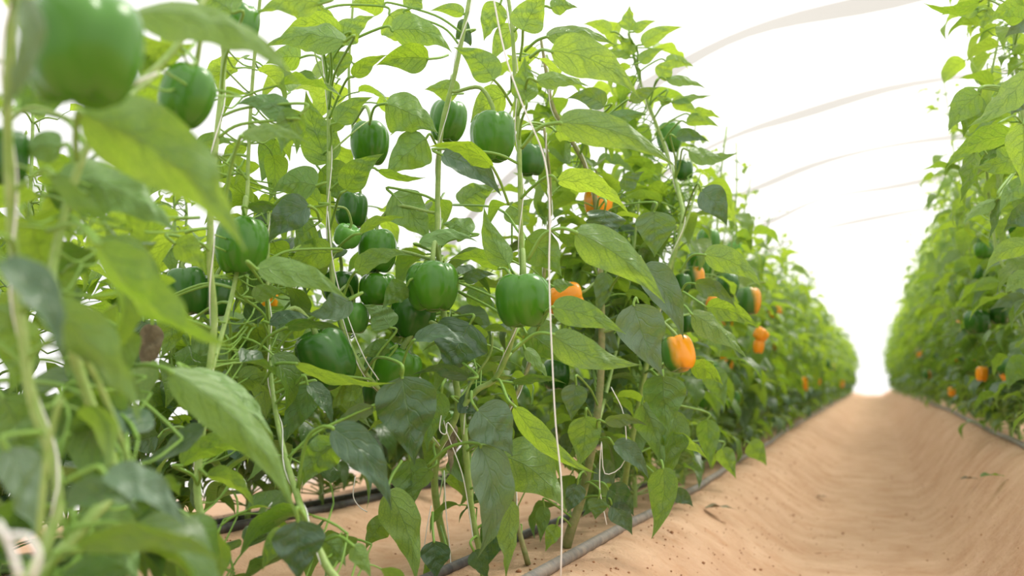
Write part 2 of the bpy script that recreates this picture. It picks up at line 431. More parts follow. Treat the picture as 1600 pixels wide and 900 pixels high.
# ------------------------------------------------------------------ tunnel: film and cloth bands on the arches
PROF = [(-2.45, -.12), (-2.4, .5), (-2.25, 1.1), (-1.85, 1.55), (-1.35, 1.87), (-.87, 2.06), (-.42, 2.20), (.15, 2.31), (.8, 2.37), (1.5, 2.33), (2.2, 2.12), (2.8, 1.7), (3.15, 1.1), (3.3, .4), (3.35, -.1)]
def film(name, prof, y0, y1):
    pr = smooth_path([Vector((x, 0, z)) for x, z in prof], 3)
    yy = np.linspace(y0, y1, 40)
    V = np.array([(p.x, y, p.z) for y in yy for p in pr])
    return structure(name, mesh_np(name, V, grid_faces(len(yy) - 1, len(pr) - 1), mats=[FILM]))
film('wall_left', PROF[:4], -1.5, 33); film('ceiling', PROF[3:12], -1.5, 33); film('wall_right', PROF[11:], -1.5, 33)
def hoop_band(y, wdt):
    pr = smooth_path([Vector((x * .985, y + .05 * math.sin(x * 3), z - .03 + .012 * math.sin(x * 5 + y))) for x, z in PROF], 4)
    V = []
    for i, p in enumerate(pr):
        ww = wdt * (.75 + .35 * math.sin(i * .55 + y))
        for k in range(5): V.append((p.x, p.y + (k / 4 - .5) * .06, p.z - ww * k / 4))
    return mesh_np('curtain_band', np.array(V), grid_faces(len(pr) - 1, 4), mats=[BAND])
for i, y in enumerate((5.0, 6.7, 8.35, 10.0, 11.7)):
    o = obj('curtain_band', hoop_band(y, .07 if i < 1 else .045))
    tag(o, ('widest beige cloth band crossing the roof, nearest the camera', 'grey cloth band on the roof arch behind the widest one',
            'thin curved cloth band third from the front above the path', 'faint thin cloth band low over the far path', 'faintest cloth band on the far roof arch')[i], 'roof band', 'cloth bands on the tunnel arches')

# ------------------------------------------------------------------ drip hoses
def hose(x, y0, y1, r, mat, label, wob=.004, st=.25):
    pts = []
    y = y0
    while y < y1:
        xx = x + wob * math.sin(y * 2.1 + x * 9) + wob * .6 * math.sin(y * 5.3)
        pts.append(Vector((xx, y, gz(xx, y) + r * .75))); y += st
    o = tube_obj('drip_hose', pts, r, mat, None, 10, 3)
    return tag(o, label, 'hose', 'drip irrigation hoses on the beds')
hose(-.60, .3, 30, .0125, HOSE, 'dusty grey drip hose along the outer edge of the left bed beside the path')
hose(-.79, .3, 20, .010, HOSEB, 'black drip hose behind the left bed stems')
hose(-1.50, .3, 20, .012, HOSEB, 'dark drip hose nearer one of the pair on the bed behind the front row')
hose(-1.60, .3, 20, .010, HOSEB, 'black drip hose farther one of the pair on the bed behind the front row')
hose(.50, 1.5, 30, .011, HOSE, 'pale grey drip hose on the right bed beside the path')

# ------------------------------------------------------------------ peppers
def pepper_geo(v):
    r = random.Random(v * 7 + 3)
    lobes = (4, 3, 4, 3, 4)[v % 5]; hgt = (1.08, 1.0, .92, 1.15, .8)[v % 5]; blk = (.68, .62, .70, .6, .72)[v % 5]
    amp = [r.uniform(.85, 1.12) for _ in range(lobes)]; ph = r.uniform(0, 6)
    n, m = 32, 56; V = []
    for i in range(n + 1):
        f = PI * i / n
        for j in range(m):
            th = 2 * PI * j / m
            q = (th + .08 * math.sin(f * 2 + ph)) * lobes / 2 / 1.0
            g = abs(math.cos(q)) ** .55                       # 0 in the grooves
            li = int(((th * lobes / (2 * PI)) + .5) % lobes)
            depth = .085 + .09 * math.cos(f) ** 2 + .08 * max(0, -math.cos(f))
            rad = .5 * (math.sin(f) ** blk if i not in (0, n) else 0) * (1 - depth * (1 - g)) * (1 + .05 * (amp[li] - 1) * 4 * g)
            rad *= 1 - .15 * (i / n) ** 1.5 + .02 * math.sin(3 * f + ph)
            z = .5 * hgt * math.copysign(abs(math.cos(f)) ** .84, math.cos(f))
            c = max(0, 1 - rad / .30)
            if z > 0: z -= .13 * c ** 1.3; z += .085 * (g - .4) * math.sin(f) * (1 - c) * max(0, math.cos(f)) ** .5
            else: z += .11 * c ** 1.2 ; z -= .05 * g * (1 - c) * amp[li] * max(0, -math.cos(f))
            V.append((rad * math.cos(th), rad * math.sin(th), z - .5 * hgt + .13))
    Fc = [(i * m + j, (i + 1) * m + j, (i + 1) * m + (j + 1) % m, i * m + (j + 1) % m) for i in range(n) for j in range(m)]
    return np.array(V), np.array(Fc)
def calyx_geo():
    V, m = [], 40
    for i in range(5):
        s = i / 4
        for j in range(m):
            th = 2 * PI * j / m
            rr = .035 + s * (.115 + .045 * abs(math.cos(th * 2.5)) ** 3)
            V.append((rr * math.cos(th), rr * math.sin(th), .05 - .045 * s + .03 * s * s * s + (-.006 if i == 4 else 0)))
    Fc = [(i * m + j, (i + 1) * m + j, (i + 1) * m + (j + 1) % m, i * m + (j + 1) % m) for i in range(4) for j in range(m)]
    return np.array(V), np.array(Fc)
PG, PMESH = [pepper_geo(v) for v in range(5)], {}
CAL = mesh_np('calyx', *calyx_geo(), mats=[PET])
PEDS = []
for k in range(4):
    a = (.25, .6, -.4, .9)[k]; hgt = (.42, .34, .45, .28)[k]
    pts = smooth_path([Vector((0, 0, .02)), Vector((0, 0, .16)), Vector((a * .12, .02, hgt * .75)), Vector((a * .38, .03, hgt)), Vector((a * .7, .03, hgt * 1.02))], 4)
    V, Fc = tube(pts, [.05 - .016 * i / (len(pts) - 1) for i in range(len(pts))], 8)
    PEDS.append(mesh_np('fruit_stem', V, Fc, mats=[STEM]))
def pepper(loc, size, mat, var, label, group=None, rot=(0, 0, 0), ped=0, lite=False, lab_sub=False):
    key = (var, mat.name)
    if key not in PMESH: PMESH[key] = mesh_np('bell_pepper', *PG[var], mats=[mat])
    o = obj('bell_pepper', PMESH[key], None, loc)
    o.scale = (size,) * 3; o.rotation_euler = rot
    tag(o, label, 'pepper', group)
    if not lite:
        obj('calyx', CAL, o)
    obj('fruit_stem', PEDS[ped], o)
    return o

# pixel centre, apparent width, height factor via variant, depth
HP = [
 (130, 78, 178, .78, P_GREEN, 2, (.1, .05, .3), 'large blurred green bell pepper closest to the camera in the upper left corner'),
 (292, 150, 84, 1.16, P_GREEN, 0, (.15, .2, 1.2), 'green bell pepper with glossy highlight behind the large blurred pepper'),
 (374, 38, 62, 1.5, P_GREEN, 2, (0, .1, 2.), 'green bell pepper at the top edge above the long drooping leaf'),
 (378, 384, 80, 1.62, P_GREEN, 0, (0, .05, .7), 'tall green bell pepper hanging right of the pale stem at left'),
 (292, 455, 62, 1.75, P_DARK, 3, (.1, -.1, .2), 'dark green pepper half hidden behind leaves at left'),
 (336, 462, 56, 1.78, P_DARK, 0, (.1, .1, 1.9), 'dark green pepper touching the tall one from below'),
 (8, 245, 70, 1.0, P_DARK, 3, (0, 0, 1.), 'dark green pepper cut off by the left edge of the picture'),
 (578, 224, 60, 2.1, P_GREEN, 0, (0, 0, .9), 'green bell pepper hanging alone against the white sky in the upper middle'),
 (700, 189, 58, 2.15, P_GREEN, 0, (0, .1, .2), 'green bell pepper behind the slanted pale stem near the top'),
 (770, 214, 70, 1.98, P_GREEN, 0, (0, -.05, 1.5), 'glossy green bell pepper with vertical ribs near the top centre'),
 (828, 250, 46, 2.3, P_DARK, 1, (0, 0, .4), 'dark green pepper half hidden behind the central stem'),
 (548, 328, 52, 2.05, P_DARK, 1, (0, .1, .5), 'dark green pepper behind the straight stem above the lumpy one'),
 (543, 369, 42, 1.95, P_LIGHT, 4, (.5, .3, .5), 'small lumpy light green pepper beside the straight stem'),
 (590, 392, 60, 2.0, P_GREEN, 0, (0, 0, 1.1), 'green bell pepper at the top of the middle cluster, a leaf across it'),
 (591, 453, 60, 2.0, P_GREEN, 4, (0, 0, .3), 'squat dark green pepper directly under another in the middle cluster'),
 (533, 449, 54, 2.02, P_DARK, 2, (0, -.1, 2.1), 'green pepper with arched stalk left of the middle cluster'),
 (552, 497, 50, 2.0, P_LIGHT, 2, (0, 0, 2.6), 'light green pepper partly hidden below the pale grey leaf'),
 (676, 448, 80, 1.88, P_GREEN, 2, (0, .05, 1.95), 'broad two-lobed green bell pepper in the centre of the cluster'),
 (645, 496, 70, 1.98, P_DARK, 2, (0, .15, .1), 'dark green pepper tucked behind and below the broad two-lobed one'),
 (508, 560, 88, 1.8, P_DARK, 1, (.15, -.45, .6), 'large tilted dark green pepper low on the left of the cluster'),
 (612, 578, 84, 1.95, P_GREEN, 2, (.2, .5, .6), 'green pepper lying low between leaves under the cluster'),
 (585, 610, 44, 2.1, P_DARK, 1, (0, 0, .6), 'small dark brownish green pepper below the low one'),
 (818, 470, 86, 1.78, P_GREEN, 2, (0, 0, 2.35), 'sharp round green bell pepper hanging from a straight stem at the centre right'),
 (1046, 215, 41, 2.9, P_GREEN, 0, (0, 0, 1.), 'green bell pepper high on the plant against bright leaves'),
 (1068, 266, 30, 3.0, P_DARK, 1, (0, 0, .2), 'small dark green pepper just under the high one'),
 (1060, 553, 52, 2.2, P_TURN, 1, (-.1, -.28, -.35), 'half green half orange bell pepper tilted beside a dark leaf'),
 (882, 466, 48, 2.3, P_ORANGE, 3, (0, 1.3, .3), 'orange pepper lying sideways behind the sharp round green one'),
 (935, 316, 44, 2.5, P_ORANGE, 0, (0, 0, .3), 'orange pepper partly hidden behind a long bright leaf'),
 (1107, 378, 36, 3.2, P_GREEN, 0, (0, 0, .3), 'green pepper at the top of the blurred group right of the stem'),
 (1148, 391, 26, 3.8, P_LIGHT, 0, (0, 0, .6), 'pale green pepper to the right of the blurred top one'),
 (1160, 374, 26, 4.0, P_GREEN, 0, (0, 0, .9), 'small green pepper highest at the right of the blurred group'),
 (1090, 414, 36, 3.0, P_GREEN, 1, (0, 0, .1), 'green pepper above the yellowing one by the stem'),
 (1085, 434, 32, 2.8, P_BLUSH, 0, (0, 0, -.3), 'green pepper with a yellowing shoulder by the stem'),
 (1066, 443, 28, 2.75, P_DARK, 1, (0, 0, .5), 'dark green pepper left of the yellowing one'),
 (1137, 446, 34, 3.5, P_DARK, 0, (0, 0, .2), 'dark green pepper behind the folded leaf on the right'),
 (1170, 470, 38, 3.2, P_BLUSH, 0, (0, 0, 0.), 'green pepper blushing orange on its right side'),
 (1116, 474, 26, 3.3, P_ORANGE, 4, (0, .6, .2), 'orange pepper tip showing under a grey leaf'),
 (1189, 523, 24, 3.8, P_ORANGE, 4, (0, .7, .2), 'upper small orange pepper of the pair right of the turning one'),
 (1185, 541, 18, 3.8, P_ORANGE, 3, (0, .1, .2), 'lower narrow orange pepper of the pair right of the turning one'),
 (1075, 505, 28, 2.8, P_DARK, 1, (0, 0, .2), 'dark green pepper above the half orange one'),
 (868, 585, 44, 2.5, P_DARK, 1, (0, 0, .2), 'dark green pepper in shade left of the turning one'),
 (1020, 560, 40, 2.7, P_DARK, 0, (0, 0, 1.), 'shaded green pepper deep behind the crinkled dark leaf'),
 (1253, 598, 17, 7.2, P_ORANGE, 0, (0, 0, 0), 'orange dot of a pepper low in the far left row, nearest the path edge'),
 (1276, 595, 13, 8.8, P_ORANGE, 0, (0, 0, 0), 'small blurred orange pepper beside the nearest far orange one'),
 (1300, 575, 11, 10.5, P_ORANGE, 0, (0, 0, 0), 'blurred orange pepper highest in the far left row'),
 (1313, 599, 11, 12., P_ORANGE, 0, (0, 0, 0), 'farthest blurred orange pepper in the left row'),
 (1287, 571, 20, 8.5, P_DARK, 0, (0, 0, 0), 'dark green pepper between the far orange peppers'),
 (1426, 532, 14, 7.5, P_ORANGE, 0, (0, 0, 0), 'upper of two blurred orange peppers in the right row'),
 (1440, 551, 17, 6.8, P_ORANGE, 4, (0, 0, 0), 'lower and rounder of two blurred orange peppers in the right row'),
 (1501, 509, 18, 4.6, P_ORANGE, 4, (0, .6, 0), 'orange pepper behind leaves beside the dark ribbed green one'),
 (1534, 584, 19, 4.2, P_ORANGE, 3, (0, .1, 0), 'narrow orange pepper hanging low in the right row'),
 (1487, 612, 12, 5.6, P_ORANGE, 3, (0, 0, 0), 'dim orange pepper lowest in the right row'),
 (1448, 586, 12, 7.0, P_BLUSH, 3, (0, 0, 0), 'brownish turning pepper low in the right row'),
 (1527, 503, 38, 3.9, P_DARK, 2, (0, 0, 0), 'dark ribbed green pepper in the middle of the right row'),
 (1562, 490, 30, 3.9, P_DARK, 0, (0, 0, .5), 'dark green pepper right of the ribbed one'),
 (1580, 574, 40, 3.6, P_DARK, 4, (0, .3, 0), 'dark green pepper tilted low at the right edge'),
 (1537, 391, 27, 4.2, P_GREEN, 2, (0, 0, 0), 'round green pepper hanging high in the right row'),
 (1573, 383, 32, 4.1, P_GREEN, 4, (0, .4, 0), 'squat green pepper to the right of the round high one'),
 (1540, 432, 36, 4.0, P_DARK, 0, (0, -.3, 0), 'dark green pepper with highlight below the round high one'),
 (1592, 352, 34, 3.2, P_DARK, 0, (0, 0, 0), 'dark green pepper against the right edge under a leaf'),
 (123, 693, 14, 2.6, P_ORANGE, 0, (0, 0, 0), 'blurred orange pepper in the back row low at left'),
 (1495, 455, 30, 4.6, P_DARK, 1, (0, 0, 0), 'dark green pepper in shade between right row leaves'),
]
# ------------------------------------------------------------------ near plants of the front row, stem by stem
def gpx(px, py):
    """the point of the left bed under a pixel"""
    d = (F + R * ((px - 800) / FPX) + U * ((450 - py) / FPX)); t = (0.0 - CAM.z) / d.z
    return CAM + d * t
def ground_at(x, y): return Vector((x, y, gz(x, y)))
NEAR, PATHS = [], []
def nearest(p, maxd, paths=None):
    best = None
    for pts in (paths if paths is not None else [q for _, ps in NEAR for q in ps]):
        for q in pts:
            d = (q - p).length
            if d < maxd and (best is None or d < best[0]): best = (d, q)
    return best[1] if best else None
def near_plant(label, base, stems, twigs=()):
    b = ground_at(*base)
    p = thing('pepper_plant', label, 'plant', b, 'pepper plants of the left row')
    paths = []
    for (pts, r0, r1, mat) in stems:
        pp = [at(x, y, z) if not isinstance(x, str) else b for (x, y, z) in pts]
        tube_obj('stem', pp, (r0, r1), mat, p, 8)
        paths.append(smooth_path(pp, 6))
    for pts, r in twigs: tube_obj('stem', [at(*q) for q in pts], (r, r * .7), STEM, p, 6)
    NEAR.append((p, paths)); return p
GB = ('b', 0, 0)
pA = near_plant('blurred pepper plant closest to the camera filling the left edge', (-.76, .50),
   [((GB, (70, 860, .88), (45, 600, .9), (20, 380, .9), (12, 150, .88), (25, -60, .86)), .006, .004, STEM),
    ((GB, (150, 800, .95), (180, 740, 1.0), (130, 600, .98), (95, 480, .96), (85, 400, .98), (150, 200, 1.0), (270, 80, 1.05), (340, -40, 1.1)), .0065, .0035, STEM)],
   [(((215, 760, .95), (190, 690, .95), (155, 600, .93), (120, 540, .9)), .0035), (((60, 850, .8), (75, 700, .8), (95, 620, .8)), .003),
    (((250, 113, 1.0), (215, 140, .97), (170, 172, .92)), .0025)])
pB = near_plant('pepper plant with pale ribbed stem and a tall green fruit, at left', (-.80, .98),
   [((GB, (320, 880, 1.4), (308, 760, 1.45), (325, 600, 1.48), (335, 500, 1.5), (328, 410, 1.5), (330, 300, 1.5), (340, 200, 1.52), (350, 95, 1.55), (352, -50, 1.55)), .0062, .0045, STEM),
    (((325, 600, 1.48), (365, 450, 1.6), (385, 320, 1.65), (388, 245, 1.68), (395, 120, 1.7), (410, -40, 1.7)), .004, .003, STEM)])
pC = near_plant('low pepper plant whose thick green stem rises at the bottom left of centre', (-.86, 1.28),
   [((GB, (530, 940, 1.35), (508, 880, 1.38), (482, 825, 1.42), (463, 770, 1.5), (440, 690, 1.6), (425, 600, 1.7), (418, 480, 1.75), (420, 330, 1.8)), .007, .003, STEM)])
pD = near_plant('pepper plant with straight twined stem carrying the middle fruit cluster', tuple(gpx(699, 868)[:2]),
   [((GB, (698, 862, 2.08), (684, 800, 2.05), (679, 745, 2.02), (688, 700, 2.0), (715, 640, 1.98), (706, 560, 1.97), (692, 480, 1.96), (685, 390, 1.98), (684, 300, 2.0), (690, 200, 2.0), (712, 110, 2.0), (733, 0, 2.0), (738, -50, 2.0)), .0085, .004, STEM),
    (((688, 700, 2.0), (640, 650, 1.95), (578, 592, 1.9), (545, 535, 1.9), (522, 460, 1.9), (514, 340, 1.9), (514, 220, 1.92), (512, 130, 1.94), (500, 60, 1.95), (498, -30, 1.95)), .0055, .0035, STEM),
    (((706, 560, 2.05), (640, 440, 2.2), (575, 350, 2.2), (555, 230, 2.2), (545, 120, 2.2), (552, 0, 2.2)), .004, .003, STEM)],
   [(((514, 240, 1.92), (560, 200, 2.0), (578, 188, 2.08)), .002), (((522, 155, 1.93), (500, 110, 1.93), (490, 75, 1.93)), .002)])
pE = near_plant('pepper plant with the sharp round fruit on its straight central stem', tuple(gpx(756, 903)[:2]),
   [((GB, (752, 870, 1.9), (737, 800, 1.9), (727, 690, 1.9), (724, 640, 1.9), (745, 610, 1.9), (775, 590, 1.9), (800, 530, 1.88), (815, 440, 1.86), (813, 330, 1.84), (811, 220, 1.84), (804, 110, 1.84), (800, 40, 1.84), (790, -30, 1.85)), .007, .0035, STEM)],
   [(((724, 640, 1.9), (735, 600, 1.9), (765, 555, 1.9), (770, 520, 1.9)), .003)])
pG = near_plant('thin pepper plant whose bare stalk stands beside the white cord', tuple(gpx(825, 883)[:2]),
   [((GB, (822, 870, 2.0), (808, 815, 2.02), (800, 745, 2.05), (790, 660, 2.1), (830, 560, 2.2), (850, 430, 2.25), (860, 300, 2.3), (850, 200, 2.3)), .006, .003, WOOD)])
pF = near_plant('pepper plant with thick woody base between the grey and black hoses', tuple(gpx(884, 858)[:2]),
   [((GB, (893, 825, 2.22), (908, 780, 2.24), (925, 700, 2.25), (938, 600, 2.3), (940, 480, 2.35), (935, 380, 2.4), (925, 285, 2.4), (885, 205, 2.4), (862, 160, 2.4), (845, 60, 2.4)), .012, .0035, WOOD),
    (((925, 700, 2.25), (960, 560, 2.5), (985, 430, 2.6), (1000, 300, 2.65)), .005, .003, STEM)])
pH = near_plant('tall pepper plant with bright leafy top over the path side', tuple(gpx(966, 806)[:2]),
   [((GB, (973, 775, 2.7), (985, 700, 2.6), (1012, 560, 2.55), (1040, 440, 2.5), (1066, 350, 2.5), (1060, 300, 2.55), (1042, 240, 2.6), (1022, 185, 2.6), (1000, 125, 2.6), (984, 60, 2.6), (983, 30, 2.6)), .009, .0025, STEM),
    (((1052, 400, 2.5), (1078, 330, 2.55), (1095, 270, 2.6)), .004, .002, STEM)])

for i, (x, y, wpx, z, mat, var, rot, lab) in enumerate(HP):
    if z > 4.1:
        dd = at(x, y, 1.0) - CAM; z = (-.50 if x < 1360 else .40) / dd.x
    size = wpx / FPX * z / .93
    c = at(x, y, z)
    hg = (1.08, 1.0, .92, 1.15, .8)[var]
    off = Vector((0, 0, .5 * hg - .13)) * size
    off.rotate(Euler(rot))
    o = pepper(c + off, size, mat, var, lab, 'bell peppers picked out on the vines', rot, i % 4, lite=wpx < 24)
    top = o.location + Vector((0, 0, .05 * size))
    q = nearest(top + Vector((0, 0, .03)), .22) if z < 2.7 else None
    if q is not None:
        for ch in list(o.children):
            if ch.name.startswith('fruit_stem'): bpy.data.objects.remove(ch)
        e = Euler(rot).to_matrix() @ Vector((0, 0, 1)); dd = (q - top).length
        pts = smooth_path([top - e * .02 * size, top + e * .20 * size, top + e * .30 * size + (q - top) * .3 + Vector((0, 0, .12 * dd)), q.lerp(top, .12) + Vector((0, 0, .03 * dd)), q], 5)
        mi = Matrix.LocRotScale(o.location, Euler(rot), Vector((size,) * 3)).inverted()
        pts = [mi @ p for p in pts]
        V, Fc = tube(pts, [.052 - .02 * k / (len(pts) - 1) for k in range(len(pts))], 8)
        obj('fruit_stem', mesh_np('fruit_stem', V, Fc, mats=[STEM]), o)



